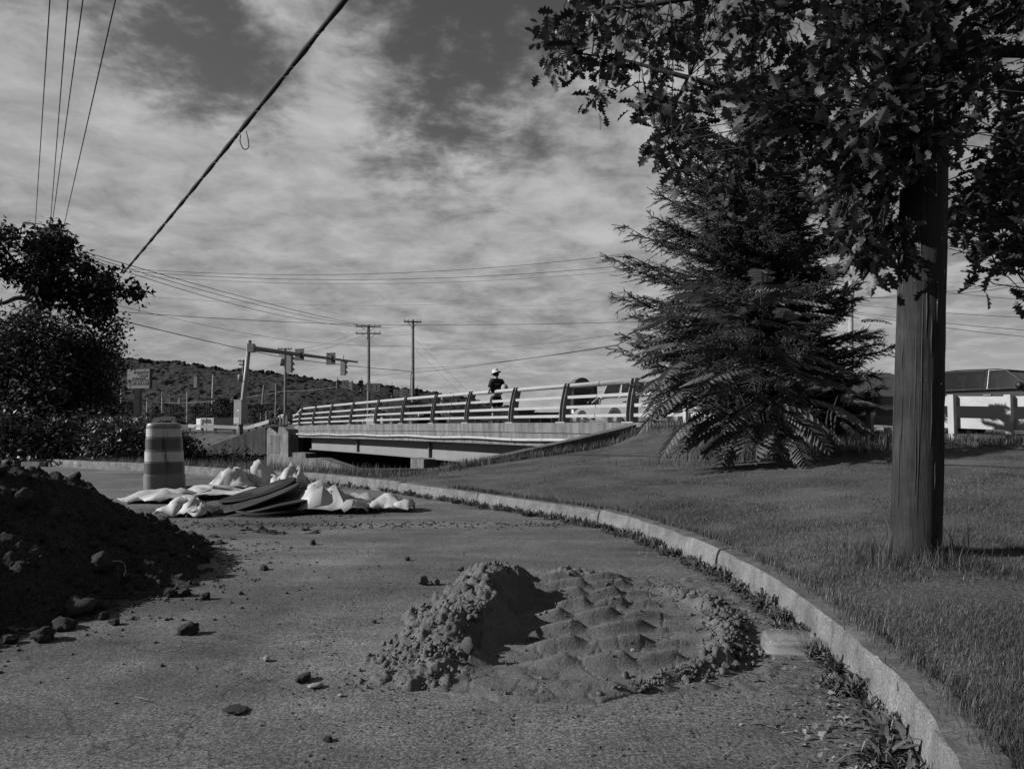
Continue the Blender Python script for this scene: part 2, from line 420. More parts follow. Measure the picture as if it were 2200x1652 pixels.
def path_frames(pts):
    out = []
    for i, p in enumerate(pts):
        t = (pts[min(i + 1, len(pts) - 1)] - pts[max(i - 1, 0)]).normalized(); out.append((p, t, Vector((-t.y, t.x, 0))))
    return out
kf = path_frames(kp)
KW = .145
kerb_out = [p + n * KW for p, t, n in kf]

# lawn height: thin-plate spline through surveyed points
_cp = [(p.x, p.y, .15) for p in kerb_out[::8]] + [(x, y, z) for (x, y), z in zip(OUT_C, OUT_Z)] + \
      [(4.4, 12.4, .54), (3.2, 10.3, .42), (2.28, 4.25, .245), (3.1, 4.2, .25), (2.9, 15, .60), (1.0, 11.5, .27), (1.6, 14.5, .38), (4.5, 6.5, .42)]
_cp = np.array(_cp); _n = len(_cp)
def _phi(r2): return np.where(r2 > 1e-9, r2 * np.log(np.maximum(r2, 1e-9)), 0)
_d2 = ((_cp[:, None, :2] - _cp[None, :, :2]) ** 2).sum(-1)
_A = np.zeros((_n + 3, _n + 3)); _A[:_n, :_n] = _phi(_d2) + np.eye(_n) * .3; _A[:_n, _n] = 1; _A[:_n, _n + 1:] = _cp[:, :2]
_A[_n, :_n] = 1; _A[_n + 1:, :_n] = _cp[:, :2].T
_w = np.linalg.solve(_A, np.concatenate([_cp[:, 2], [0, 0, 0]]))
def lawn_z(x, y):
    x = np.atleast_1d(np.asarray(x, float)); y = np.atleast_1d(np.asarray(y, float))
    r2 = (x[:, None] - _cp[None, :, 0]) ** 2 + (y[:, None] - _cp[None, :, 1]) ** 2
    return _phi(r2) @ _w[:_n] + _w[_n] + x * _w[_n + 1] + y * _w[_n + 2]
def lz(x, y): return float(lawn_z(x, y)[0])

# bridge line
BU = Vector((-.511, .8597, 0)); BN = Vector((.8597, .511, 0))
def BL(Y, q=0.0, z=0.0): return Vector((13.73 - .594 * Y + BN.x * q, Y + BN.y * q, z))
def line_Y(px): return 21968.0 / (px - 149.6)
def ztop(Y): return 1.0 - .2 * (max(Y - 18.0, 0) / 27.0) ** 2
def zroad(Y): 
    t = min(max((Y - 8) / 10, 0), 1); return (ztop(Y) - .22) * t + .56 * (1 - t)

# ------------------------------------------------------------------ the setting
def ground():
    def sp(a, b, n, k): 
        t = np.linspace(-1, 1, n); return np.sinh(t * k) / np.sinh(k)
    xs = np.sinh(np.linspace(-1, 1, 150) * 6.0) / np.sinh(6.0) * 3000
    ys = -60 + (np.sinh(np.linspace(0, 1, 160) * 4.6) / np.sinh(4.6)) * 4000
    X, Y = np.meshgrid(xs, ys)
    s = (X + 5) * -.51 + (Y - 31) * .86
    def ss(a, b, v): t = np.clip((v - a) / (b - a), 0, 1); return t * t * (3 - 2 * t)
    Z = np.full_like(X, -.35)
    Z = Z * (1 - ss(-7, -4, s)) + (-1.9) * ss(-7, -4, s)
    Z = Z + (0.30 + 1.9) * ss(20.6, 25, s)
    # the approach road bank on the right, past the bridge end
    line = (X - (13.73 - .594 * Y)) * .8597
    Z = np.where((Y < 20) & (line > .4), .35, Z)
    v = np.stack([X, Y, Z], -1).reshape(-1, 3); ny, nx = X.shape
    i = np.arange(ny - 1)[:, None] * nx + np.arange(nx - 1)[None, :]
    f = np.stack([i, i + 1, i + nx + 1, i + nx], -1).reshape(-1, 4)
    struct(mesh_np('ground', v, f, m_ground, smooth=True))
ground()

def pavement():
    inner = [p for p, t, n in kf]
    poly = [(-60, 34)] + [(p.x + n.x * .03, p.y + n.y * .03) for p, t, n in kf] + [(-3, -6), (-60, -6)]
    mb = MB(); mb.add([(x, y, 0) for x, y in poly], [tuple(range(len(poly)))])
    o = mb.build('pavement', asphalt); bm = bmesh.new(); bm.from_mesh(o.data); bmesh.ops.triangulate(bm, faces=bm.faces[:]); 
    bmesh.ops.recalc_face_normals(bm, faces=bm.faces[:])
    for fc in bm.faces:
        if fc.normal.z < 0: fc.normal_flip()
    bm.to_mesh(o.data); bm.free(); struct(o)
pavement()

def kerb():
    root = thing('kerb', None, None); struct(root)
    # resample evenly
    L = [0.0]
    for a, b in zip(kp[:-1], kp[1:]): L.append(L[-1] + (b - a).length)
    tot = L[-1]
    def samp(s):
        s = min(max(s, 0), tot); i = int(np.searchsorted(L, s)) - 1; i = min(max(i, 0), len(kp) - 2)
        t = (s - L[i]) / (L[i + 1] - L[i]); return kp[i].lerp(kp[i + 1], t), (kf[i][2].lerp(kf[i + 1][2], t)).normalized()
    prof = [(0, -.06), (.004, .05), (.009, .11), (.014, .150), (.024, .158), (.10, .160), (KW, .158), (KW + .01, -.06)]
    s = 0.0; k = 0; rnd = random.Random(5)
    while s < tot - .2:
        ln = rnd.uniform(1.5, 2.3); e = min(s + ln, tot); near = samp((s + e) / 2)[0].length < 9.5
        st = .035 if near else .12; n = max(2, int((e - s - .014) / st)); vs = []; m = len(prof)
        dz = rnd.uniform(-.010, .008); dq = rnd.uniform(-.010, .010)
        for i in range(n + 1):
            q = s + .007 + (e - s - .014) * i / n; p, nn = samp(q); ed = min(q - s, e - q)
            for j, (o, z) in enumerate(prof):
                chip = 0
                if 1 <= j <= 4:
                    c = fbm(q * 5, z * 6, 2.0 + k, 4); c2 = mnoise.noise(Vector((q * 2.2, z * 4, 9.1 + k)))
                    c3 = mnoise.noise(Vector((q * 9, z * 5, 3.1 + k))); chip = .006 * c + (.028 * max(0, c2 - .15) + .022 * max(0, c3 - .2) if j in (2, 3, 4) else 0)
                    if ed < .05 and j in (3, 4): chip += .012
                zz = z + dz - (.010 * max(0, fbm(q * 3, o * 9, 5 + k)) if j >= 4 else 0) - (chip * .5 if j >= 3 else 0)
                v = p + nn * (o + dq + chip); vs.append((v.x, v.y, zz))
        fs = [(i * m + j, i * m + j + 1, (i + 1) * m + j + 1, (i + 1) * m + j) for i in range(n) for j in range(m - 1)]
        fs += [tuple(range(m)), tuple(n * m + j for j in range(m))[::-1]]
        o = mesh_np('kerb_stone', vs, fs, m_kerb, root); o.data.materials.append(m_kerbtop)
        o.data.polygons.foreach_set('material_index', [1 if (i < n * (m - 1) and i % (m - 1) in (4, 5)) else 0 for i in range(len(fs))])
        s = e; k += 1
kerb()

def lawn():
    oc = catmull([(x, y, z) for (x, y), z in zip(OUT_C, OUT_Z)], 8); nv = 44; vs = []
    P = np.array([[p.x, p.y] for p in kerb_out]); Q = np.array([[p.x, p.y] for p in oc])
    for v in range(nv + 1):
        t = (v / nv) ** 1.25
        vs.append(P * (1 - t) + Q * t)
    A = np.array(vs); n = A.shape[1]; x = A[..., 0].ravel(); y = A[..., 1].ravel(); z = lawn_z(x, y)
    z += np.array([.012 * fbm(a * 1.7, b * 1.7) + .01 * mnoise.noise(Vector((a * 6, b * 6, 0))) for a, b in zip(x, y)])
    z[:n] = .135
    i = np.arange(nv)[:, None] * n + np.arange(n - 1)[None, :]
    f = np.stack([i, i + n, i + n + 1, i + 1], -1).reshape(-1, 4)
    o = mesh_np('lawn', np.stack([x, y, z], -1), f, m_lawn, smooth=True); struct(o)
lawn()

def road():
    mb = MB(); Ys = list(np.linspace(1, 19, 19)) + list(np.linspace(20.5, 47, 16)); vs = []
    for Y in Ys:
        for q in (.35, 9.5): p = BL(Y, q); vs.append((p.x, p.y, zroad(Y)))
    mb.add(vs, [(2 * i, 2 * i + 1, 2 * i + 3, 2 * i + 2) for i in range(len(Ys) - 1)])
    struct(mb.build('road', M('road_asphalt', .055, .2, 1.5, .9, speck=.3, sscale=60)))
    # road past the far end of the bridge and the crossing beyond it
    mb = MB(); pts = [(-17, 53), (-9, 47.5), (60, 60), (60, 150), (-90, 150), (-60, 58)]
    mb.add([(x, y, .34) for x, y in pts], [tuple(range(6))])
    struct(mb.build('crossing_road', MATS['road_asphalt']))
    # paved lot across the road on the right
    mb = MB(); mb.add([(14, 6, .5), (70, 6, .5), (70, 60, .5), (0, 60, .5), (1.5, 40, .5), (10, 20, .5)], [tuple(range(6))])
    struct(mb.build('paved_lot', MATS['road_asphalt']))
road()

def bank():
    px = [250, 330, 405, 440, 500, 545, 572, 640]; far = [at(p, 931, 49.9) for p in px[:-2]] + [at(572, 922, 49.2), at(640, 918, 48.5)]; near = [at(p, q, 47.55) for p, q in zip(px, (1000, 990, 972, 964, 943, 926, 919, 917))]
    back = [f + Vector((0, 6, .0)) for f in far]; n = len(px); mb = MB(); mb.add(near + far + back, [(i, i + 1, n + i + 1, n + i) for i in range(n - 1)] + [(n + i, n + i + 1, 2 * n + i + 1, 2 * n + i) for i in range(n - 1)])
    struct(mb.build('grass_bank', m_lawn, None, True))
bank()

def hill():
    ridge = [(-400, 640), (-100, 700), (100, 742), (280, 762), (420, 775), (560, 790), (700, 806), (800, 818), (900, 832), (1000, 849), (1080, 866), (1145, 880), (1220, 893), (1400, 901)]
    Yr = 620.0; rows = 150; vs = []; cols = 640
    rx = np.array([at(p, q, Yr).x for p, q in ridge]); rz = np.array([at(p, q, Yr).z for p, q in ridge])
    xs = np.linspace(rx[0], rx[-1], cols); zt = np.interp(xs, rx, rz) - 4
    for j in range(rows):
        t = j / (rows - 1); Y = 330 + (Yr - 330) * t; prof = t ** 1.3
        for x, z in zip(xs, zt):
            X = x * (Y / Yr) ** .55; am = min(1, max(z, 0) / 14)
            cr = abs(mnoise.noise(Vector((X * .33, Y * .25, 0)))); cr2 = mnoise.fractal(Vector((X * .07, Y * .06, 5)), .8, 2.2, 4)
            vs.append((X, Y, .3 + max(z - .3, 0) * prof + am * (2.2 * fbm(x * .01, Y * .012) * prof + 1.7 * (1 - 1.6 * cr) + 2.4 * cr2 - .8)))
    vs += [(x, Yr + 160, z * .6) for x, z in zip(xs, zt)]
    V = np.array(vs); i = np.arange(rows)[:, None] * cols + np.arange(cols - 1)[None, :]
    f = np.stack([i, i + 1, i + cols + 1, i + cols], -1).reshape(-1, 4)
    struct(mesh_np('hill', V, f, m_forest, smooth=True))
    # single crowns of the wood on it: one mass
    bm = bmesh.new(); bmesh.ops.create_icosphere(bm, subdivisions=2, radius=1.0); tmpl = []
    for k in range(5):
        tv = np.array([tuple(v.co * (1 + .38 * mnoise.noise(v.co * 1.9 + Vector((k * 7, 0, 0))) + .3 * mnoise.noise(v.co * 4.5 + Vector((0, k * 9, 0))))) for v in bm.verts])
        tv[:, 2] *= 1.1; tmpl.append(tv)
    tf = np.array([[v.index for v in fc.verts] for fc in bm.faces]); bm.free()
    H = V[:rows * cols].reshape(rows, cols, 3); allv = []; allf = []; off = 0
    for k in range(5):
        n = 260; a = RNG.uniform(0, rows - 1.001, n); b = RNG.uniform(60, cols - 18, n); a[:] = rows - 1.001 - RNG.uniform(0, 2.5, n)
        ia = a.astype(int); ib = b.astype(int); p = H[ia, ib]; s = RNG.uniform(.8, 1.8, n); p[:, 2] += s * .1
        keep = p[:, 2] > 2.5; p = p[keep]; s = s[keep]
        v, f2 = scatter(tmpl[k], tf, p, rand_rots(len(p), .12), s); allv.append(v); allf.append(f2 + off); off += len(v)
    o = mesh_np('forest', np.concatenate(allv), np.concatenate(allf), m_forest)
    tag(o, 'dark wooded ridge sloping down behind the town', 'forest', kind='stuff')
hill()

# ------------------------------------------------------------------ bridge
def bridge():
    root = thing('bridge', 'concrete road bridge with pale tubular railing and grey girders', 'bridge', BL(31, 0, 0))
    Ys = np.linspace(13.0, 45.4, 60)
    def sweep(prof, Y0=None, Y1=None, n=60):
        mb = MB(); YY = np.linspace(Y0 or 13.0, Y1 or 45.4, n); m = len(prof); vs = []
        for Y in YY:
            zt = ztop(Y)
            for q, z in prof: vs.append(tuple(BL(Y, q, zt + z)))
        fs = [(i * m + j, i * m + (j + 1) % m, (i + 1) * m + (j + 1) % m, (i + 1) * m + j) for i in range(n - 1) for j in range(m)]
        fs += [tuple(range(m))[::-1], tuple((n - 1) * m + j for j in range(m))]
        mb.add(vs, fs); return mb
    o = sweep([(-.03, 0), (.38, 0), (.38, -.285), (-.03, -.285)]).build('coping', m_conc, root)
    o = sweep([(0, -.305), (.37, -.305), (.37, -.68), (0, -.68)]).build('fascia', m_conc, root)
    sweep([(.03, -.283), (.3, -.283), (.3, -.307), (.03, -.307)]).build('groove', m_black, root)
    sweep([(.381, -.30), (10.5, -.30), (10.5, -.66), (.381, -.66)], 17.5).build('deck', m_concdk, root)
    o = sweep([(10.5, 0), (10.85, 0), (10.85, -.68), (10.5, -.68)], 16).build('coping', m_conc, root)
    for q in (.62, 3.4, 6.4, 9.6):
        sweep([(q, -.665), (q + .03, -.665), (q + .03, -1.36), (q, -1.36)], 17.4, 44.0).build('girder', m_girder, root)
        sweep([(q - .14, -1.361), (q + .17, -1.361), (q + .17, -1.40), (q - .14, -1.40)], 17.4, 44.0).build('girder_flange', m_girder, root)
    for Y in (29.4, 22.2, 36.8):
        mb = MB(); c = BL(Y, .55, ztop(Y) - 1.01); mb.box(c, (.04, .13, .68), Matrix((BU, BN, Vector((0, 0, 1)))).transposed())
        mb.build('stiffener', m_girder, root)
    # utility conduit strapped along the fascia
    pts = [at(612, 914, 46.0), at(616, 921, 45.8), at(626, 932, 45.3)]
    for Y in np.linspace(44.8, 16.0, 40): pts.append(BL(Y, -.08, ztop(Y) - .50 + .018 * math.sin(Y * 1.3)))
    cp = MB().tube(pts, .048, 8).build('conduit_pipe', m_pipe, root, True)
    for Y in np.arange(17.2, 44, 1.45): MB().tube([BL(Y - .03, -.08, ztop(Y) - .50 + .018 * math.sin(Y * 1.3)), BL(Y + .03, -.08, ztop(Y) - .50 + .018 * math.sin(Y * 1.3))], .062, 8).build('pipe_clamp', m_rail, cp)
    # railing
    rl = thing('railing', None, None); rl.parent = root; rl.location = -Vector(root.location)
    # one post: two bowed plates on a base plate, local x along the bridge, y to the road side
    def plate():
        mb = MB(); n = 10; vs = []
        for i in range(n + 1):
            t = i / n; z = .02 + 1.09 * t; off = -.14 + .20 * t ** 2.0; w = .27 - .05 * t
            if i == n: w = .19
            for sx in (-.008, .008):
                vs += [(sx, off, z), (sx, off + w, z)]
        fs = []
        for i in range(n):
            a = i * 4; b = a + 4
            fs += [(a, a + 1, b + 1, b), (a + 2, b + 2, b + 3, a + 3), (a, b, b + 2, a + 2), (a + 1, a + 3, b + 3, b + 1)]
        fs += [(0, 2, 3, 1), (n * 4, n * 4 + 1, n * 4 + 3, n * 4 + 2)]
        return mb.add(vs, fs)
    me_plate = plate().mesh('plate', m_post); me_base = MB().box((0, 0, .012), (.44, .34, .024)).mesh('base_plate', m_rail)
    web = MB().box((0, .075, .55), (.13, .012, .9)).mesh('web', m_steeldk)
    pxs = [1720, 1520, 1347, 1203, 1093, 998, 925, 860, 803, 750, 705, 670, 641]
    rz = math.atan2(BU.y, BU.x)
    for px in pxs:
        Y = line_Y(px); p = thing('rail_post', None, None); p.parent = rl; p.location = BL(Y, .16, ztop(Y)); p.rotation_euler = (0, 0, rz + math.pi)
        for sx in (-.075, .075):
            o = put('plate', me_plate, p, True); o.location = (sx, 0, 0)
        put('base_plate', me_base, p, True)
    for h, q, kind in ((1.035, .32, 't'), (.71, .228, 's'), (.43, .18, 's'), (.185, .155, 's')):
        YY = np.linspace(13.4, 45.0, 50)
        pts = [BL(Y, q, ztop(Y) + h) for Y in YY]
        mb = MB()
        if kind == 't': mb.tube(pts, .066, 14)
        else:
            vs = []
            for p in pts:
                for a, b in ((-.045, -.04), (.045, -.04), (.045, .04), (-.045, .04)): vs.append(tuple(p + BN * a + Vector((0, 0, b))))
            fs = [(i * 4 + j, i * 4 + (j + 1) % 4, i * 4 + 4 + (j + 1) % 4, i * 4 + 4 + j) for i in range(len(pts) - 1) for j in range(4)]
            fs += [(3, 2, 1, 0), tuple(len(pts) * 4 - 4 + j for j in range(4))]
            mb.add(vs, fs)
        o = mb.build('rail', m_rail, rl, kind == 't', local=True)
        for Y in (19.6, 27.1, 35.0):
            s = MB(); a = BL(Y - .012, q, ztop(Y) + h); b = BL(Y + .012, q, ztop(Y) + h)
            if kind == 't': s.tube([a, b], .071, 14)
            else: s.bar(a, b, .098, .088)
            s.build('rail_joint', m_steeldk, o, local=True)
    # sloping end stubs of the rails at the far end
    e = MB().tube([BL(45.0, .32, ztop(45) + 1.03), BL(46.6, .32, ztop(45) + .55)], .06, 10).build('rail_end', m_rail, rl, True, local=True)
    for h in (.71, .43, .185):
        MB().bar(BL(45.0, .16, ztop(45) + h), BL(46.2, .16, ztop(45) + h - .05), .09, .08).build('rail_end', m_rail, rl, local=True)
    # railing of the far side, seen through the near one
    # far abutment: pylon, wing wall and lower breast wall
    def wall(px0, px1, Y0, Y1, tops, bots, th, name, mat):
        """vertical slab whose face runs from px0 at Y0 to px1 at Y1; tops and bots = [(px, py)]"""
        a = at(px0, 900, Y0); b = at(px1, 900, Y1)
        def P(px, py):
            # intersect the pixel ray with the wall's vertical plane
            d = pdir(px, py); nx, ny = (b.y - a.y), -(b.x - a.x)
            k = (a.x * nx + a.y * ny) / (d.x * nx + d.y * ny); return Vector((d.x * k, d.y * k, EYE + d.z * k))
        poly = [P(*q) for q in tops] + [P(*q) for q in bots[::-1]]
        nn = Vector((-(b.y - a.y), b.x - a.x, 0)).normalized()
        if nn.y < 0: nn = -nn
        n = len(poly); mb = MB(); vs = poly + [p + nn * th for p in poly]
        mb.add(vs, [tuple(range(n)), tuple(range(n, 2 * n))[::-1]] + [(i, n + i, n + (i + 1) % n, (i + 1) % n) for i in range(n)])
        o = mb.build(name, mat, root); bm = bmesh.new(); bm.from_mesh(o.data); bmesh.ops.recalc_face_normals(bm, faces=bm.faces[:])
        bm.to_mesh(o.data); bm.free(); return o
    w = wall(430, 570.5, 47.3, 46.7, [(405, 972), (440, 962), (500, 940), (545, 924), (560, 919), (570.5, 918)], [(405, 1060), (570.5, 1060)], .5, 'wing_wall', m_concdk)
    w = wall(571, 619, 46.4, 44.5, [(573, 924), (577, 919), (583, 917), (606, 917), (613, 921), (619, 929)], [(573, 1060), (619, 1060)], 1.0, 'pylon', m_concold)
    w = wall(619.3, 631, 44.55, 45.9, [(619.3, 922), (631, 920)], [(619.3, 1060), (631, 1060)], .6, 'pylon_return', m_concdk)
    MB().box(at(594, 914.6, 45.7), (1.15, .9, .13)).build('pylon_cap', m_conc, root)
    for r_ in range(3): wall(571, 619, 46.36, 44.46, [(580, 935 + r_ * 13), (601, 936 + r_ * 13)], [(580, 946.5 + r_ * 13), (601, 947.5 + r_ * 13)], .03, 'panel', m_concdk)
    wall(575, 800, 44.9, 40.0, [(575, 982), (620, 982.5), (628, 982.5), (628, 972), (656, 974), (657, 984), (688, 984.5), (700, 989), (745, 1004), (800, 1024)], [(575, 1080), (800, 1080)], .8, 'breast_wall', m_concold)
    # pier under the middle
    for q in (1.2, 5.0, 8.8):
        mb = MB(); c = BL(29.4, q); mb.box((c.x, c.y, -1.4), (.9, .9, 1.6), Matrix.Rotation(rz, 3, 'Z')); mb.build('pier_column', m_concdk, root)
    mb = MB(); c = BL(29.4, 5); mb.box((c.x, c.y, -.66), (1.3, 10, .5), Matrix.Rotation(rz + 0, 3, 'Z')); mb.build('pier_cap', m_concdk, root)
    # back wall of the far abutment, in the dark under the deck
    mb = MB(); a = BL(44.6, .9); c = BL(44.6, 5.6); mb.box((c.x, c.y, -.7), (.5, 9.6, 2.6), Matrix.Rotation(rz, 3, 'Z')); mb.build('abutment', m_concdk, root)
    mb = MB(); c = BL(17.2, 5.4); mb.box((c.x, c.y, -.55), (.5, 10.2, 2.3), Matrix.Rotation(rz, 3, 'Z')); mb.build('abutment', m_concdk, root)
    # near wing wall running down the lawn edge
    mb = MB(); A = Vector((2.98, 17.86, 0)); B = Vector((-1.35, 13.85, 0)); nn = Vector((-(A - B).y, (A - B).x, 0)).normalized()
    if nn.y < 0: nn = -nn
    n = 24; vs = []
    for i in range(n + 1):
        t = i / n; p = A.lerp(B, t); z = .955 + (.13 - .955) * t ** .92
        for q, zz in ((0, -1.2), (0, z - .02), (.02, z), (.28, z), (.30, z - .02), (.30, -2.6)): vs.append(tuple(p + nn * q + Vector((0, 0, zz))))
    fs = [(i * 6 + j, i * 6 + (j + 1) % 6, i * 6 + 6 + (j + 1) % 6, i * 6 + 6 + j) for i in range(n) for j in range(6)] + [tuple(range(6)), tuple(n * 6 + j for j in range(6))[::-1]]
    mb.add(vs, fs); mb.build('wing_wall', m_concdk, root)
bridge()

# rock slope under the bridge: uncountable rubble in the dark
def riprap():
    bm = bmesh.new(); bmesh.ops.create_icosphere(bm, subdivisions=1, radius=1.0)
    tv = np.array([tuple(v.co * (1 + .3 * mnoise.noise(v.co * 2))) for v in bm.verts]); tf = np.array([[v.index for v in f.verts] for f in bm.faces]); bm.free()
    n = 600; a = RNG.uniform(33, 41, n); q = RNG.uniform(2.5, 10, n); p = np.array([tuple(BL(y, x, -1.9 + max(0, (y - 37) / 7 * 1.0))) for y, x in zip(a, q)])
    v, f = scatter(tv * [1, 1, .7], tf, p, rand_rots(n, .5), RNG.uniform(.1, .28, n))
    tag(mesh_np('rubble_slope', v, f, m_concdk), 'dark rubble slope under the bridge deck', 'rubble', kind='stuff')
riprap()

# ------------------------------------------------------------------ foreground: soil, mud, clods
def soil_windrow():
    """long heap of dark soil on the left; ridge runs along Y"""
    def base(x, y):
        toe = np.interp(y, [1.2, 2.4, 3.1, 3.4, 3.8, 4.2, 4.8, 5.3, 5.8], [-3.4, -2.75, -2.5, -2.36, -2.16, -2.02, -1.96, -2.0, -2.35])
        crest = np.interp(y, [1.5, 3, 4.2, 5.2, 5.8, 6.3, 6.9], [.30, .66, .76, .70, .60, .34, -.05])
        cx = np.interp(y, [1.5, 3, 5.2, 6], [-4.0, -3.85, -3.62, -3.75])
        t = (toe - x) / (toe - (cx + .22))          # 0 at toe, 1 at crest shoulder
        tc = np.clip(t, -.35, 1)
        prof = np.where(tc > 0, tc ** 1.35 * (1.0 + .12 * np.sin(tc * 3.1)), tc * .3)
        h = crest * np.minimum(prof, 1.0)
        h = np.where(x < cx - .2, crest * (1 - ((cx - .2 - x) / 1.15) ** 1.5 * 1.0), h)
        # second lobe of the far end
        h += .10 * np.exp(-(((x + 3.2) / .28) ** 2 + ((y - 5.45) / .35) ** 2))
        h -= .09 * np.exp(-(((x + 3.55) / .16) ** 2 + ((y - 5.3) / .8) ** 2))
        return h
    st = .019; xs = np.arange(-5.3, -1.75, st); ys = np.arange(1.6, 7.0, st)
    X, Y = np.meshgrid(xs, ys); H = base(X, Y); Z = H.copy(); it = np.nditer(H, flags=['multi_index'])
    for _ in it:
        i, j = it.multi_index; x = X[i, j]; y = Y[i, j]
        if H[i, j] < -.06: Z[i, j] = -.2; continue
        k = min(1, max(H[i, j] + .05, 0) * 9)
        n1 = mnoise.fractal(Vector((x * 2.3, y * 2.3, 1.7)), .8, 2.1, 4)
        n2 = mnoise.turbulence(Vector((x * 9, y * 9, 4.4)), 3, False)
        n3 = abs(mnoise.noise(Vector((x * 24, y * 24, 7.7))))
        Z[i, j] = H[i, j] + k * (.095 * n1 + .075 * (n2 - .5) + .030 * n3)
    ny, nx = X.shape; i = np.arange(ny - 1)[:, None] * nx + np.arange(nx - 1)[None, :]
    f = np.stack([i, i + 1, i + nx + 1, i + nx], -1)
    zm = np.maximum.reduce([Z[:-1, :-1], Z[1:, :-1], Z[:-1, 1:], Z[1:, 1:]]); f = f[zm > -.03].reshape(-1, 4)
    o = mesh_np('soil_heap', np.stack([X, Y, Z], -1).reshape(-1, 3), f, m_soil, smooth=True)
    tag(o, 'long heap of dark soil in shade at the left edge', 'soil heap')
    global HEAP; HEAP = (X, Y, Z)
    return base
heap_h = soil_windrow()

def mud_h(x, y):
    """dried mud: a ridge thrown up on the left, a tyre-printed slab, a crumbled rim on the right"""
    xr = np.interp(y, [2.7, 3.0, 3.4, 3.9, 4.3, 4.8], [-.32, -.28, -.18, -.11, -.08, -.05])
    amp = np.interp(y, [2.72, 2.95, 3.2, 3.6, 3.95, 4.3, 4.6, 4.95], [-.03, .06, .17, .25, .275, .265, .19, -.03])
    wl = np.interp(y, [2.7, 3.3, 3.8, 4.6], [.16, .28, .30, .20]); d = x - xr - .035 * np.sin(y * 11.0) - .02 * np.sin(y * 27.0 + x * 9)
    amp = amp * .74 * (1 + .10 * np.sin(y * 9.3 + 1) + .07 * np.sin(y * 23)) 
    mound = np.where(d < 0, amp * (1 - np.clip((-d - .03) / (wl * 1.22), 0, 1.6) ** 1.5), amp * (1 - np.clip((d - .03) / .14, 0, 1) ** .9 * .93))
    mound = np.where(d > .17, amp * .07, mound); mound = np.where(amp <= .01, -.03, mound)
    # slab outline
    rr = np.interp(y, [2.65, 2.85, 3.1, 3.4, 3.8, 4.2, 4.6, 4.95, 5.2], [.25, .55, .92, 1.05, 1.12, 1.08, .85, .45, .2])
    ll = np.interp(y, [2.65, 2.9, 3.2, 5.2], [.0, -.3, -.45, -.3])
    e = np.minimum(np.minimum((rr - x) / .10, (x - ll) / .10), np.minimum((y - 2.68) / .10, (5.0 - y) / .25))
    slab = np.clip(e, -1, 1) * .020
    ph = (y + .10 * np.abs(x - .32) + .05 * np.sin(x * 5)) / .235
    w = np.exp(-((x - .42) / .36) ** 4) * np.clip((y - 2.75) / .2, 0, 1) * np.clip((5.0 - y) / .3, 0, 1)
    row = np.floor(ph); sh = np.sin(row * 12.9) * .5; sw = ((x + .05) / (.25 + .05 * np.sin(row * 5.1)) + sh + .12 * np.sin(y * 31)) % 1.0
    hump = np.clip(sw / .7, 0, 1) ** .7 * (1 - np.clip((sw - .72) / .22, 0, 1))
    lug = .056 * np.maximum(0, np.sin(ph * 2 * np.pi)) ** 5 * w * (.5 + .7 * hump)
    rim = .048 * np.exp(-((x - (rr - .07)) / .075) ** 2) * np.clip((y - 2.85) / .3, 0, 1) * np.clip((4.6 - y) / .5, 0, 1)
    rim2 = .07 * np.exp(-(((x - .42) / .16) ** 2 + ((y - 4.85) / .07) ** 2))
    return mound, slab, lug, rim + rim2, e

def mud():
    st = .0072; xs = np.arange(-.85, 1.32, st); ys = np.arange(2.5, 5.3, st); X, Y = np.meshgrid(xs, ys)
    mo, sl, lu, rm, e = mud_h(X, Y); Z = np.maximum(mo, sl + lu) + rm * 0; G = X * 0; ny, nx = X.shape
    for i in range(ny):
        for j in range(nx):
            x = X[i, j]; y = Y[i, j]; z = max(mo[i, j], sl[i, j]) + lu[i, j] + rm[i, j]
            if z < -.02: Z[i, j] = -.05; continue
            n1 = mnoise.fractal(Vector((x * 6, y * 6, 3.3)), .8, 2.2, 4)
            rough = 1.0 if mo[i, j] > sl[i, j] + .012 and x < np.interp(y, [2.7, 3.4, 3.9, 4.8], [-.24, -.12, -.05, .05]) else .07
            rough = max(rough, min(1, rm[i, j] * 22))
            n2 = mnoise.turbulence(Vector((x * 17, y * 17, 1.2)), 3, False); n3 = abs(mnoise.noise(Vector((x * 46, y * 46, 7.7))))
            n0 = mnoise.noise(Vector((x * 5.5, y * 5.5, 9.3))); n4 = abs(mnoise.noise(Vector((x * 95, y * 95, 2.7))))
            Z[i, j] = z + .010 * n1 * (.5 + rough) + rough * (.040 * n0 + .020 * (n2 - .45) + .012 * n3 + .006 * n4)
            if rough > .2:
                v1 = mnoise.voronoi(Vector((x * 15 + .25 * n1, y * 15, z * 9)))[0][0]; v2 = mnoise.voronoi(Vector((x * 36, y * 36 + .3 * n3, z * 22)))[0][0]
                Z[i, j] += rough * (.050 * (.45 - v1) + .020 * (.45 - v2))
            if e[i, j] < .35: Z[i, j] += .014 * mnoise.noise(Vector((x * 13, y * 13, 8))) - .004
            if rough < .5:                          # shrinkage cracks
                dd = mnoise.voronoi(Vector((x * 6.5 + .15 * n1, y * 6.5, .4)))[0]; 
                if dd[1] - dd[0] < .022: Z[i, j] -= .006
    i = np.arange(ny - 1)[:, None] * nx + np.arange(nx - 1)[None, :]
    f = np.stack([i, i + 1, i + nx + 1, i + nx], -1); zm = np.maximum.reduce([Z[:-1, :-1], Z[1:, :-1], Z[:-1, 1:], Z[1:, 1:]])
    o = mesh_np('mud_patch', np.stack([X, Y, Z], -1).reshape(-1, 3), f[zm > -.012].reshape(-1, 4), m_mud, smooth=True)
    tag(o, 'mound of dried mud pressed with tyre tread ridges on the asphalt', 'mud')
mud()
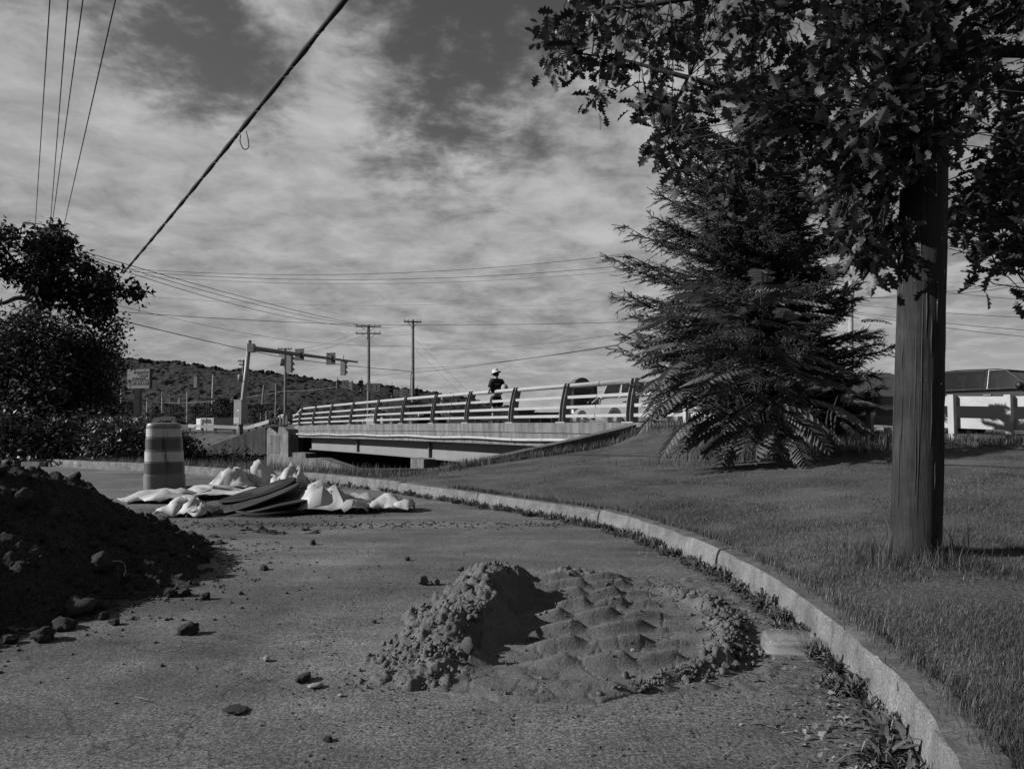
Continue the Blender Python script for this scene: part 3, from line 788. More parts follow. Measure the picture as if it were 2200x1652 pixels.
def hull_mesh(k, mat, n=16, flat=.8):
    rn = random.Random(k * 31 + 7); bm = bmesh.new()
    for _ in range(n):
        v = Vector((rn.gauss(0, 1), rn.gauss(0, 1), rn.gauss(0, 1))).normalized() * rn.uniform(.75, 1.15); bm.verts.new((v.x * rn.uniform(.85, 1.15), v.y, v.z * flat))
    bmesh.ops.convex_hull(bm, input=bm.verts[:]); bmesh.ops.delete(bm, geom=[v for v in bm.verts if not v.link_faces], context='VERTS'); bmesh.ops.triangulate(bm, faces=bm.faces[:])
    me = bpy.data.meshes.new('chunk'); bm.to_mesh(me); bm.free(); me.materials.append(mat); return me
def crumbs(name, label, cat, P, Sc, mat, nv=4):
    vs = []; fs = []; off = 0; P = np.array(P); Sc = np.array(Sc)
    for k in range(nv):
        me = hull_mesh(k + 50, mat, 11); tv = np.array([tuple(v.co) for v in me.vertices]); tf = np.array([tuple(p.vertices) for p in me.polygons]); bpy.data.meshes.remove(me)
        q = np.arange(len(P)) % nv == k; v, f = scatter(tv, tf, P[q], rand_rots(int(q.sum()), 1), Sc[q]); vs.append(v); fs.append(f + off); off += len(v)
    tag(mesh_np(name, np.concatenate(vs), np.concatenate(fs), mat), label, cat, kind='stuff')
def mud_z(x, y):
    mo, sl, lu, rm, e = mud_h(np.array([x]), np.array([y])); return float(max(mo[0], sl[0]) + lu[0] + rm[0])

def clod_mesh(k, mat, rough=.35, sub=3, flat=1.0):
    bm = bmesh.new(); bmesh.ops.create_icosphere(bm, subdivisions=sub, radius=1.0); o = Vector((k * 5.3, k * 2.1, 0))
    for v in bm.verts:
        c = v.co.copy(); r = 1 + rough * mnoise.noise(c * 1.1 + o) + rough * .6 * mnoise.noise(c * 2.7 + o) + rough * .35 * mnoise.noise(c * 6 + o)
        v.co = c * r; v.co.z *= flat
    me = bpy.data.meshes.new('clod'); bm.to_mesh(me); bm.free(); me.materials.append(mat)
    me.polygons.foreach_set('use_smooth', [True] * len(me.polygons)); return me
CLOD = [clod_mesh(k, m_clod, .55) for k in range(6)]; STONE = [clod_mesh(k + 9, m_stone, .22, 3, .7) for k in range(3)]
MUDC = [hull_mesh(k, m_mud) for k in range(6)]

def clods():
    rnd = random.Random(3)
    def one(px, py, wpx, label, group=None, me=None, z=0.0, name='dirt_clod', cat='clod', asp=(1, 1, .85), sink=.28):
        g = gr(px, py, z); d = g.y; r = wpx * d / 1600 / 2 / 1.05
        o = put(name, me or rnd.choice(CLOD)); o.scale = (r * asp[0], r * asp[1], r * asp[2]); o.rotation_euler = (0, 0, rnd.uniform(0, 6.28))
        o.location = g + Vector((0, 0, r * asp[2] * (1 - sink))); tag(o, label, cat, group); return o
    one(404, 1362, 37, 'lone angular dirt clod casting a shadow on open asphalt', asp=(1.1, .9, .8))
    one(440, 1287, 22, 'round dirt clod just right of the heap foot with a long shadow')
    one(92, 1377, 44, 'largest round clod in front of the soil heap')
    one(168, 1322, 62, 'big boulder-like lump at the foot of the soil heap', asp=(1.15, 1, .8))
    one(136, 1352, 40, 'dark flat clod between the two big lumps at the heap foot', asp=(1.15, 1, .7))
    one(22, 1382, 28, 'small dark clod at the far left edge of the asphalt')
    one(394, 1222, 50, 'large crumbly clod near the right end of the soil heap', asp=(1.1, .9, .85))
    one(385, 1252, 26, 'round clod leaning below the large crumbly one at the heap end')
    one(418, 1200, 28, 'pale flat stone standing on the end of the soil heap', me=hull_mesh(77, m_clod, 22, 1.0), name='stone', cat='stone', asp=(.8, .7, 1.35), z=.06)
    one(366, 1282, 24, 'left clod of a close pair at the heap foot'); one(397, 1280, 26, 'right clod of a close pair at the heap foot')
    one(247, 1342, 20, 'rough clod on the asphalt right of the boulder-like lump'); one(220, 1330, 22, 'dark clod touching the boulder-like lump')
    one(284, 1331, 9, 'pea-like clod alone between the heap and the open asphalt')
    one(518, 1277, 10, 'tiny dark clod between the soil heap and the mud mound'); one(473, 1262, 8, 'tiny clod beside the tip of the heap shadow')
    one(566, 1224, 20, 'small ragged clod right of the heap tip', asp=(1.2, .8, .6))
    one(572, 1420, 17, 'small white pebble in the middle of the asphalt', me=STONE[1], name='pebble', cat='pebble', asp=(1, .8, .95))
    one(678, 1477, 32, 'smooth oval pale stone at the near left of the mud', me=STONE[2], name='stone', cat='stone', asp=(1.1, .7, .45))
    one(732, 1496, 12, 'small pointed pebble right of the oval stone', me=STONE[1], name='pebble', cat='pebble')
    one(653, 1462, 38, 'ragged dark clod behind the smooth oval stone', asp=(1.2, .6, .5)); one(505, 1528, 50, 'flat crumbled clod low on the left of the asphalt', asp=(1.2, .8, .22))
    one(704, 1592, 22, 'small broken clod near the bottom of the picture', asp=(1.1, .7, .6)); one(804, 1338, 10, 'tiny clod left of the mud mound')
    one(908, 1256, 38, 'pair-sized clod on the far left flank of the mud mound', me=MUDC[0], asp=(1.1, .7, .8)); one(934, 1256, 24, 'wedge clod right of the pair-sized clod on the mound flank', me=MUDC[1])
    one(990, 1226, 26, 'single square clod behind the mud mound', me=MUDC[2], asp=(1.1, .8, .6)); one(876, 1204, 12, 'tiny dark clod on the asphalt behind the mound')
    one(1360, 1400, 12, 'white bean-sized pebble on the tyre-printed mud', me=STONE[1], name='pebble', cat='pebble', z=.04)
    one(1130, 1470, 24, 'pale rounded pebble at the front lip of the mud', me=STONE[2], name='pebble', cat='pebble', asp=(1, .8, .7)); one(1168, 1470, 18, 'second pale pebble at the front lip of the mud', me=STONE[0], name='pebble', cat='pebble', asp=(1, .8, .6))
    one(1492, 1424, 30, 'round knob of mud near the right rim of the patch', me=MUDC[3], z=.02); one(672, 1170, 14, 'small clod on the asphalt in front of the round mats')
    one(1005, 1395, 40, 'broad pale slab of mud on the front of the mound', me=clod_mesh(33, m_mud, .3), z=.08, asp=(.9, .4, .9), sink=.55)
    one(1148, 1375, 40, 'dark broken lump at the right foot of the mud mound', me=MUDC[1], z=.03, asp=(1.1, .8, .7))
    # clods lying on the heap
    grp = 'clods on the soil heap'
    for k in range(46):
        x = rnd.uniform(-3.5, -2.15); y = rnd.uniform(2.7, 5.2); h = float(heap_h(np.array([x]), np.array([y]))[0])
        if h < .0: continue
        r = rnd.choice([.018, .022, .028, .04, .06]); o = put('dirt_clod', rnd.choice(CLOD)); o.scale = (r * 1.1, r, r * .85); o.rotation_euler = (0, 0, rnd.uniform(0, 6.28))
        jx = int((x - HEAP[0][0, 0]) / .019); jy = int((y - HEAP[1][0, 0]) / .019); o.location = (x, y, HEAP[2][jy, jx] + r * .45); tag(o, 'small loose clod lying on the dark soil heap', 'clod', grp)
    # clods along the crumbled right rim of the mud
    for k in range(38):
        y = rnd.uniform(2.85, 4.4); rr = float(np.interp(y, [2.85, 3.1, 3.4, 3.8, 4.2, 4.6], [.55, .92, 1.05, 1.12, 1.08, .85])); x = rr - .03 + rnd.gauss(0, .045)
        r = rnd.uniform(.010, .024); o = put('mud_clod', rnd.choice(MUDC)); o.scale = (r, r, r * .85); o.rotation_euler = (0, 0, rnd.uniform(0, 6.28))
        o.location = (x, y, max(mud_z(x, y), 0) + r * .45); tag(o, 'crumbled clod on the right rim of the mud patch', 'clod', 'clods on the mud rim')
    for k in range(24):
        y = rnd.uniform(2.85, 4.35); xr = float(np.interp(y, [2.7, 3.4, 3.9, 4.8], [-.3, -.16, -.08, .02])); x = xr - abs(rnd.gauss(.16, .16))
        r = rnd.uniform(.007, .018); o = put('mud_clod', rnd.choice(MUDC)); o.scale = (r, r, r * .85); o.rotation_euler = (0, 0, rnd.uniform(0, 6.28))
        o.location = (x, y, max(mud_z(x, y), 0) + r * .5); tag(o, 'small clod on the sunlit side of the mud mound', 'clod', 'clods on the mud mound')
    rnd = random.Random(12); P = []; Sc = []
    while len(P) < 700:
        y = rnd.uniform(2.8, 4.5); xr = float(np.interp(y, [2.7, 3.4, 3.9, 4.8], [-.3, -.16, -.08, .02])); x = xr + .02 - abs(rnd.gauss(.12, .2)); z = mud_z(x, y)
        if z < .0 and rnd.random() < .7: continue
        P.append((x, y, max(z, 0) - .002)); Sc.append(min(.02, .0035 * math.exp(abs(rnd.gauss(0, .75)))))
    for _ in range(700):
        y = rnd.uniform(2.8, 4.6); rr = float(np.interp(y, [2.85, 3.1, 3.4, 3.8, 4.2, 4.6], [.55, .92, 1.05, 1.12, 1.08, .85])); x = rr - .04 + rnd.gauss(0, .06); P.append((x, y, max(mud_z(x, y), 0) + .004)); Sc.append(min(.026, .005 * math.exp(abs(rnd.gauss(0, .7)))))
    for _ in range(700):
        y = rnd.uniform(2.75, 4.9); x = rnd.uniform(-.1, 1.0); P.append((x, y, max(mud_z(x, y), 0) + .001)); Sc.append(.003 * math.exp(abs(rnd.gauss(0, .5))))
    crumbs('mud_crumbs', 'crumbs of dried mud covering the mound and its rim', 'mud crumbs', P, Sc, m_mud)
    P = []; Sc = []; XX, YY, ZZ = HEAP
    for _ in range(5200):
        i = rnd.randrange(XX.shape[0]); j = rnd.randrange(XX.shape[1])
        if ZZ[i, j] < .0 or XX[i, j] < -4.0: continue
        P.append((XX[i, j], YY[i, j], ZZ[i, j] + .002)); Sc.append(min(.05, .007 * math.exp(abs(rnd.gauss(0, .7)))))
    crumbs('soil_crumbs', 'crumbs of soil covering the heap', 'soil crumbs', P, Sc, m_soil)
clods()

def litter():
    """grit, twigs and dry leaves on the asphalt: uncountable"""
    bm = bmesh.new(); bmesh.ops.create_icosphere(bm, subdivisions=1, radius=1.0)
    tv = np.array([tuple(v.co * (1 + .2 * mnoise.noise(v.co * 1.7))) for v in bm.verts]) * [1, .8, .55]; tf = np.array([[v.index for v in f.verts] for f in bm.faces]); bm.free()
    pos = []; sc = []
    def add(n, fx, smin, smax):
        for _ in range(n):
            p = fx()
            if p is None: continue
            pos.append((p[0], p[1], p[2] if len(p) > 2 else .0)); sc.append(random.uniform(smin, smax) ** 1.0)
    def kx(y): 
        return float(np.interp(y, [-1.6, -.3, .9, 1.9, 2.4, 3, 3.5, 4.2, 5.2, 6.1, 7.2, 8.3, 9.15, 10.3, 11.4, 12.9, 14.55], [-1, .1, .70, 1.08, 1.225, 1.315, 1.365, 1.40, 1.34, 1.17, .85, .1, -.5, -1.35, -2.3, -3.9, -6.36]))
    def anyw():
        y = math.exp(random.uniform(math.log(1.7), math.log(13))); x = random.uniform(-.8, .9) * y; return (x, y) if x < kx(y) - .01 else None
    add(6500, anyw, .0012, .0035); add(170, anyw, .004, .009)
    def nearheap():
        y = random.uniform(2.6, 6.3); t = float(np.interp(y, [2.4, 3.1, 3.4, 3.8, 4.2, 4.8, 5.3, 5.8], [-2.75, -2.5, -2.36, -2.16, -2.02, -1.96, -2.0, -2.35])); return (t + random.expovariate(4.5) - .06, y)
    add(420, nearheap, .003, .015)
    def nearmud():
        a = random.uniform(0, 6.28); r = 1 + random.expovariate(5); return (.15 + 1.0 * r * math.cos(a), 3.8 + 1.2 * r * math.sin(a))
    add(1100, nearmud, .002, .0065)
    def matpath():
        y = random.gauss(7.35, .12); return (random.uniform(-3.2, 1.0), y)
    add(380, matpath, .006, .018)
    def nearpile():
        return (random.uniform(-5, -1.2), random.gauss(8.2, .35))
    add(300, nearpile, .005, .016)
    pos = np.array(pos); sc = np.array(sc); pos[:, 2] += sc * .25
    v, f = scatter(tv, tf, pos, rand_rots(len(pos), .25), sc)
    tag(mesh_np('grit', v, f, m_clod), 'scattered grit and crumbs of soil on the asphalt', 'grit', kind='stuff')
    # dry leaves and seed husks gathered along the kerb, and straw
    P = []; Sc = []
    for _ in range(900):
        y = random.uniform(1.5, 9.5); P.append((kx(y) - abs(random.gauss(0, .13)) - .02, y, .006 + random.random() * .012)); Sc.append(random.uniform(.008, .028))
    for _ in range(260):
        y = random.gauss(2.35, .35); P.append((kx(y) - .05 - abs(random.gauss(.1, .12)), y, .008 + random.random() * .015)); Sc.append(random.uniform(.012, .038))
    for _ in range(260):
        q = anyw()
        if q: P.append((q[0], q[1], .006)); Sc.append(random.uniform(.008, .022))
    v, f = scatter(np.array(LEAF_V) * [1, 1.1, 1.6], LEAF_F, np.array(P), rand_rots(len(P), .35), Sc)
    tag(mesh_np('leaf_litter', v, f, m_litter), 'dry leaf litter gathered along the foot of the kerb', 'leaf litter', kind='stuff')
    P = []; Sc = []
    for _ in range(420):
        y = math.exp(random.uniform(math.log(1.8), math.log(8)));  x = kx(y) - abs(random.gauss(0, .45)) - .03; P.append((x, y, .004 + random.random() * .006)); Sc.append(random.uniform(.02, .075))
    for _ in range(160):
        q = anyw()
        if q: P.append((q[0], q[1], .005)); Sc.append(random.uniform(.03, .10))
    v, f = scatter([(0, -.02, 0), (1, -.012, .03), (1, .012, .03), (0, .02, 0), (.5, 0, .05)], [(0, 1, 4), (1, 2, 4), (2, 3, 4), (3, 0, 4)], np.array(P), rand_rots(len(P), .08), Sc)
    tag(mesh_np('straw', v, f, m_straw), 'bits of dry straw strewn over the asphalt', 'straw', kind='stuff')
litter()

# ------------------------------------------------------------------ grass
def grass():
    tv = np.array([(-.5, 0, 0), (.5, 0, 0), (.32, .10, .5), (-.32, .10, .5), (0, .42, 1.0)]); tf3 = np.array([(0, 1, 2), (0, 2, 3), (3, 2, 4)])
    P = np.array([[p.x, p.y] for p in kerb_out]); oc = catmull([(x, y, 0) for x, y in OUT_C], 8)
    poly = [tuple(p) for p in P] + [(p.x, p.y) for p in oc[::-1]]
    def field(n, ymin, ymax, wx):
        y = np.exp(RNG.uniform(np.log(ymin), np.log(ymax), n)); x = RNG.uniform(-.75, wx, n) * y; k = in_poly(x, y, poly); return x[k], y[k]
    x, y = field(1250000, 1.4, 24, 0.95)
    n = len(x); z = lawn_z(x, y)
    nn = np.array([mnoise.noise(Vector((a * 1.3, b * 1.3, 0))) + .5 * mnoise.noise(Vector((a * 4, b * 4, 3))) for a, b in zip(x, y)])
    h = RNG.uniform(.012, .030, n) * (1 + .55 * nn) * np.interp(y, [2, 5, 8, 20], [1.15, 1.0, .75, .75])
    h *= np.where(RNG.random(n) < .04, 1.9, 1.0)
    pd = np.hypot(x - 2.28, y - 4.25); h *= 1 + 1.9 * np.exp(-(pd / .32) ** 2)      # uncut round the pole
    w = RNG.uniform(.0012, .0024, n) * (1 + .12 * y)
    thin = RNG.random(n) < np.clip(.75 + nn * 1.2, .08, 1); x, y, z, h, w = x[thin], y[thin], z[thin], h[thin], w[thin]; n = len(x)
    a = RNG.uniform(0, 2 * np.pi, n); c, s = np.cos(a), np.sin(a); lean = RNG.uniform(.5, 2.6, n)
    L = np.empty((n, 5, 3)); lx = tv[None, :, 0] * w[:, None]; ly = tv[None, :, 1] * (h * lean)[:, None]; zz = tv[None, :, 2] * h[:, None]
    L[..., 0] = x[:, None] + lx * c[:, None] - ly * s[:, None]; L[..., 1] = y[:, None] + lx * s[:, None] + ly * c[:, None]; L[..., 2] = z[:, None] - .004 + zz
    f = (tf3[None] + (np.arange(n) * 5)[:, None, None]).reshape(-1, 3)
    dry = RNG.random(n) < np.clip(.10 + .22 * np.array([mnoise.noise(Vector((a * .8 + 7, b * .8, 5))) for a, b in zip(x, y)]), .02, .5)
    for sel, nm, mt, lb in ((~dry, 'lawn_grass', m_grass, 'mown grass of the lawn beside the bridge'), (dry, 'dry_grass', m_straw, 'dry clippings and dead blades in the lawn')):
        q = L[sel]; f = (tf3[None] + (np.arange(len(q)) * 5)[:, None, None]).reshape(-1, 3); tag(mesh_np(nm, q.reshape(-1, 3), f, mt), lb, 'grass', kind='stuff')
    print('GRASS', n)
    # longer uncut fringe along kerb, pole, wing wall, fence and round the spruce
    Q = []
    for p, t, nrm in kf[60:]:
        for _ in range(70):
            q = p + nrm * (KW + random.gauss(.01, .04) + .03 * mnoise.noise(p * 3)) + t * random.uniform(-.12, .12); Q.append((q.x, q.y, .145, random.uniform(.02, .075)))
    for _ in range(230):
        r = .12 + abs(random.gauss(0, .13)); an = random.uniform(0, 6.28); X, Y = 2.28 + r * math.cos(an), 4.25 + r * math.sin(an); Q.append((X, Y, lz(X, Y), random.uniform(.07, .24)))
    for _ in range(2600):
        t = random.random(); q = Vector((2.62, 17.5, 0)).lerp(Vector((-1.35, 13.8, 0)), t); q += Vector((random.gauss(.12, .12), random.gauss(-.14, .12), 0)); Q.append((q.x, q.y, lz(q.x, q.y), random.uniform(.06, .22)))
    for _ in range(4200):
        Y = random.uniform(8.5, 17.6); q = BL(Y, random.gauss(-.3, .25)); Q.append((q.x, q.y, lz(q.x, q.y), random.uniform(.05, .22)))
    for _ in range(3200):
        q = Vector((4.4 + random.gauss(.1, .9), 11.9 + random.gauss(-.4, .45), 0)); Q.append((q.x, q.y, lz(q.x, q.y), random.uniform(.08, .28)))
    for _ in range(900):
        t = random.random(); q = Vector((-2.2, 12.8, 0)).lerp(Vector((-1.0, 13.8, 0)), t); q += Vector((random.gauss(0, .25), random.gauss(0, .25), 0)); Q.append((q.x, q.y, lz(q.x, q.y), random.uniform(.03, .10)))
    Q = np.array(Q); n = len(Q); x, y, z, h = Q.T; w = .0028 * (1 + .22 * y); a = RNG.uniform(0, 2 * np.pi, n); c, s = np.cos(a), np.sin(a); lean = RNG.uniform(.2, 1.5, n)
    L = np.empty((n, 5, 3)); lx = tv[None, :, 0] * w[:, None]; ly = tv[None, :, 1] * (h * lean)[:, None]; zz = tv[None, :, 2] * h[:, None]
    L[..., 0] = x[:, None] + lx * c[:, None] - ly * s[:, None]; L[..., 1] = y[:, None] + lx * s[:, None] + ly * c[:, None]; L[..., 2] = z[:, None] - .004 + zz
    f = (tf3[None] + (np.arange(n) * 5)[:, None, None]).reshape(-1, 3)
    tag(mesh_np('tall_grass', L.reshape(-1, 3), f, m_grass), 'uncut grass fringe along kerb, pole, wall and fence', 'grass', kind='stuff')
grass()

# ------------------------------------------------------------------ weeds along the kerb
def weeds():
    def weed_mesh(k, n, lmin, lmax, wid, up):
        rnd = random.Random(k); vs = []; fs = []
        for i in range(n):
            a = rnd.uniform(0, 6.28); L = rnd.uniform(lmin, lmax); el = rnd.uniform(*up); w = wid * rnd.uniform(.7, 1.3); d = Vector((math.cos(a), math.sin(a), 0)); sd = Vector((-d.y, d.x, 0))
            b = Vector((rnd.gauss(0, .012), rnd.gauss(0, .012), 0)); m = 6; base = len(vs)
            for j in range(m + 1):
                t = j / m; e = el * (1 - .75 * t * t); p = b + d * (L * t * math.cos(el) * (1 + .3 * t)) + Vector((0, 0, L * t * math.sin(e)))
                ww = w * (max(0, math.sin(min(1, t * 1.05 + .08) * math.pi)) ** .8 + .06) * (1 + .35 * (-1) ** j * (k % 2)); tw = rnd.uniform(-.2, .2)
                for sgn in (-1, 0, 1): vs.append(tuple(p + sd * (ww * sgn) + Vector((0, 0, abs(sgn) * ww * .35 + tw * ww * sgn))))
            for j in range(m):
                q = base + j * 3; fs += [(q, q + 1, q + 4, q + 3), (q + 1, q + 2, q + 5, q + 4)]
        me = bpy.data.meshes.new('leaves'); me.from_pydata(vs, [], fs); me.update(); me.materials.append(m_weed); return me
    ros = [weed_mesh(k, 17, .05, .135, .0065, (.6, 1.45)) for k in range(4)]
    big = [weed_mesh(k + 10, 20, .10, .24, .013, (.35, 1.4)) for k in range(3)]
    rnd = random.Random(8)
    def put_weed(x, y, me, s, label, group):
        o = put('weed', me); o.location = (x, y, 0); o.scale = (s, s, s * rnd.uniform(.8, 1.2)); o.rotation_euler = (0, 0, rnd.uniform(0, 6.28))
        if group:
            k = 0 if y > 9 else 1 if y > 5.4 else 2 if y > 3.4 else 3
            label = ('small weed at the foot of the far kerb behind the sacks', 'small weed along the curving middle stretch of kerb', 'small weed at the kerb foot beside the mud patch', 'small weed at the kerb foot in the lower right corner')[k]; group = ('weeds along the far kerb', 'weeds along the kerb curve', 'weeds beside the mud patch', 'weeds in the lower right corner')[k]
        tag(o, label, 'weed', group)
    lab = 'leafy weed growing from the crack at the foot of the kerb'; grp = 'weeds along the kerb foot'
    for p, t, n in kf[54:]:
        for _ in range(3):
            if p.y > 5.0 and rnd.random() < .85 or p.y > 3.6 and rnd.random() < .8 or rnd.random() < .34:
                q = p - n * abs(rnd.gauss(.035, .05)) + t * rnd.uniform(-.12, .12); put_weed(q.x, q.y, rnd.choice(ros), rnd.uniform(.6, 1.25), lab, grp)
    for p, t, n in kf[40:54]:
        if rnd.random() < .8: q = p - n * abs(rnd.gauss(.05, .06)); put_weed(q.x, q.y, rnd.choice(ros), rnd.uniform(.7, 1.5), lab, grp)
    for px, py, s, l in ((1905, 1500, .8, 'broad-leaved dock weed against the kerb at the lower right'), (1850, 1490, .7, 'smaller dock weed just behind the broad one by the kerb'),
                         (1960, 1600, 1.05, 'largest dock weed at the bottom right kerb corner'), (1900, 1640, .9, 'spreading weed at the bottom edge left of the kerb'),
                         (1375, 1140, .9, 'dark bushy weed on the curve of the kerb'), (790, 1040, 1.6, 'spiky weed against the far kerb behind the white sacks'), (740, 1034, 1.4, 'low spiky weed left of the far kerb weed'),
                         (1785, 1385, .55, 'upright weed standing by the kerb joint')):
        g = gr(px, py); put_weed(g.x, g.y, rnd.choice(big), s, l, None)
weeds()

# ------------------------------------------------------------------ big utility pole
def big_pole():
    b = Vector((2.28, 4.25, .24)); top = at(1999, -330, 4.25)
    root = thing('utility_pole', 'thick weathered wooden utility pole standing on the lawn', 'utility pole', b)
    n = 28; m = 60; vs = []; ax = (top - b)
    for i in range(m + 1):
        t = i / m; c = b + ax * t - Vector((0, 0, .3 if i == 0 else 0)); r = .131 - .016 * t
        for j in range(n):
            a = 2 * math.pi * j / n; g = mnoise.noise(Vector((math.cos(a) * 4, math.sin(a) * 4, c.z * .35))); g2 = mnoise.noise(Vector((math.cos(a) * 13, math.sin(a) * 13, c.z * .5 + 4)))
            rr = r + .004 * g - .006 * max(0, g2 - .25); vs.append((c.x + rr * math.cos(a), c.y + rr * math.sin(a), c.z))
    fs = [(i * n + j, i * n + (j + 1) % n, (i + 1) * n + (j + 1) % n, (i + 1) * n + j) for i in range(m) for j in range(n)]
    mesh_np('shaft', vs, fs, m_woodpole, root, smooth=True)
    # long drying checks running down the shaft
    rnd = random.Random(4)
    for k in range(46):
        a = rnd.uniform(math.radians(150), math.radians(345)); z0 = rnd.uniform(0.0, 2.6); L = rnd.uniform(.12, .9); mb = MB(); pts = []
        for j in range(6):
            t = (z0 + L * j / 5) / ax.z; c = b + ax * t; r = .1315 - .016 * t; aa = a + .012 * math.sin(j * 1.7 + k); pts.append((c.x + r * math.cos(aa), c.y + r * math.sin(aa), c.z))
        mb.tube(pts, [.0006, .0022, .0034, .003, .002, .0006], 5).build('crack', m_black, root)
    def on(px, py, a):
        z = at(px, py, 4.1).z; t = (z - b.z) / ax.z; c = b + ax * t; r = .132 - .016 * t; return Vector((c.x + r * math.cos(a), c.y + r * math.sin(a), z))
    for k in range(3):
        a = rnd.uniform(math.radians(185), math.radians(320)); z = rnd.uniform(.3, 2.3); t = z / ax.z; c = b + ax * t; r = .1305 - .016 * t; nrm = Vector((math.cos(a), math.sin(a), 0)); p = c + nrm * r
        MB().lathe([(.0, .0005), (.006, .0012), (.010, .0005), (.012, -.003)], 12, lambda q: p + Vector((-nrm.y, nrm.x, 0)) * q.x + Vector((0, 0, 1)) * q.y * 1.5 + nrm * q.z).build('knot', m_black, root)
    for k in range(10):
        a = rnd.uniform(math.radians(190), math.radians(300)); z = rnd.uniform(.9, 1.9); t = z / ax.z; c = b + ax * t; r = .131 - .016 * t; p = c + Vector((math.cos(a), math.sin(a), 0)) * r
        MB().tube([p, p + Vector((math.cos(a), math.sin(a), .0)) * .008], .0022, 6).build('nail', m_galv, root)
    # metal number tag and strap
    p = on(1948, 530, math.radians(232)); mb = MB(); ang = math.radians(232) + math.pi / 2
    mb.box(p, (.030, .004, .085), Matrix.Rotation(ang, 3, 'Z')); t = mb.build('number_tag', m_steeldk, root)
    text('1', .085, m_signlt, root, p + Vector((math.cos(math.radians(232)), math.sin(math.radians(232)), 0)) * .003, (math.pi / 2, 0, ang), 'digit', extrude=.0012)
    mb = MB(); z = at(1948, 475, 4.1).z
    tt = (z - b.z) / ax.z; c = b + ax * tt; r = .1335 - .016 * tt; pts = [(c.x + r * math.cos(a), c.y + r * math.sin(a), c.z) for a in np.linspace(math.radians(175), math.radians(250), 9)]
    vs = [(x, y, z2 + dz) for x, y, z2 in pts for dz in (-.014, .014)]; mb.add(vs, [(2 * i, 2 * i + 2, 2 * i + 3, 2 * i + 1) for i in range(8)]); mb.build('strap', m_steeldk, root)
big_pole()

# ------------------------------------------------------------------ white board fence past the spruce
def fence():
    Yp = [16.6, 15.5, 14.3, line_Y(1868), line_Y(2045), line_Y(2167), 9.8, 8.7]
    root = thing('board_fence', 'low white two-board fence along the road behind the lawn', 'fence', BL(11, 0, .7))
    rz = math.atan2(BU.y, BU.x)
    def base(Y): return float(np.interp(Y, [8, 10.9, 12.8, 16], [.66, .69, .76, .84]))
    for i, Y in enumerate(Yp):
        q = .0; p = BL(Y, q, 0); z = base(Y); mb = MB(); mb.box((p.x, p.y, z + .30), (.09, .09, .84), Matrix.Rotation(rz, 3, 'Z')); mb.build('fence_post', m_white, root)
    for a, b2 in zip(Yp[:-1], Yp[1:]):
        for h, w in ((.62, .15), (.28, .16)):
            A = BL(a - .03, .075, base(a) + h); B = BL(b2 + .03, .075, base(b2) + h); mb = MB(); mb.bar(A, B, .026, w); mb.build('board', m_white, root)
fence()

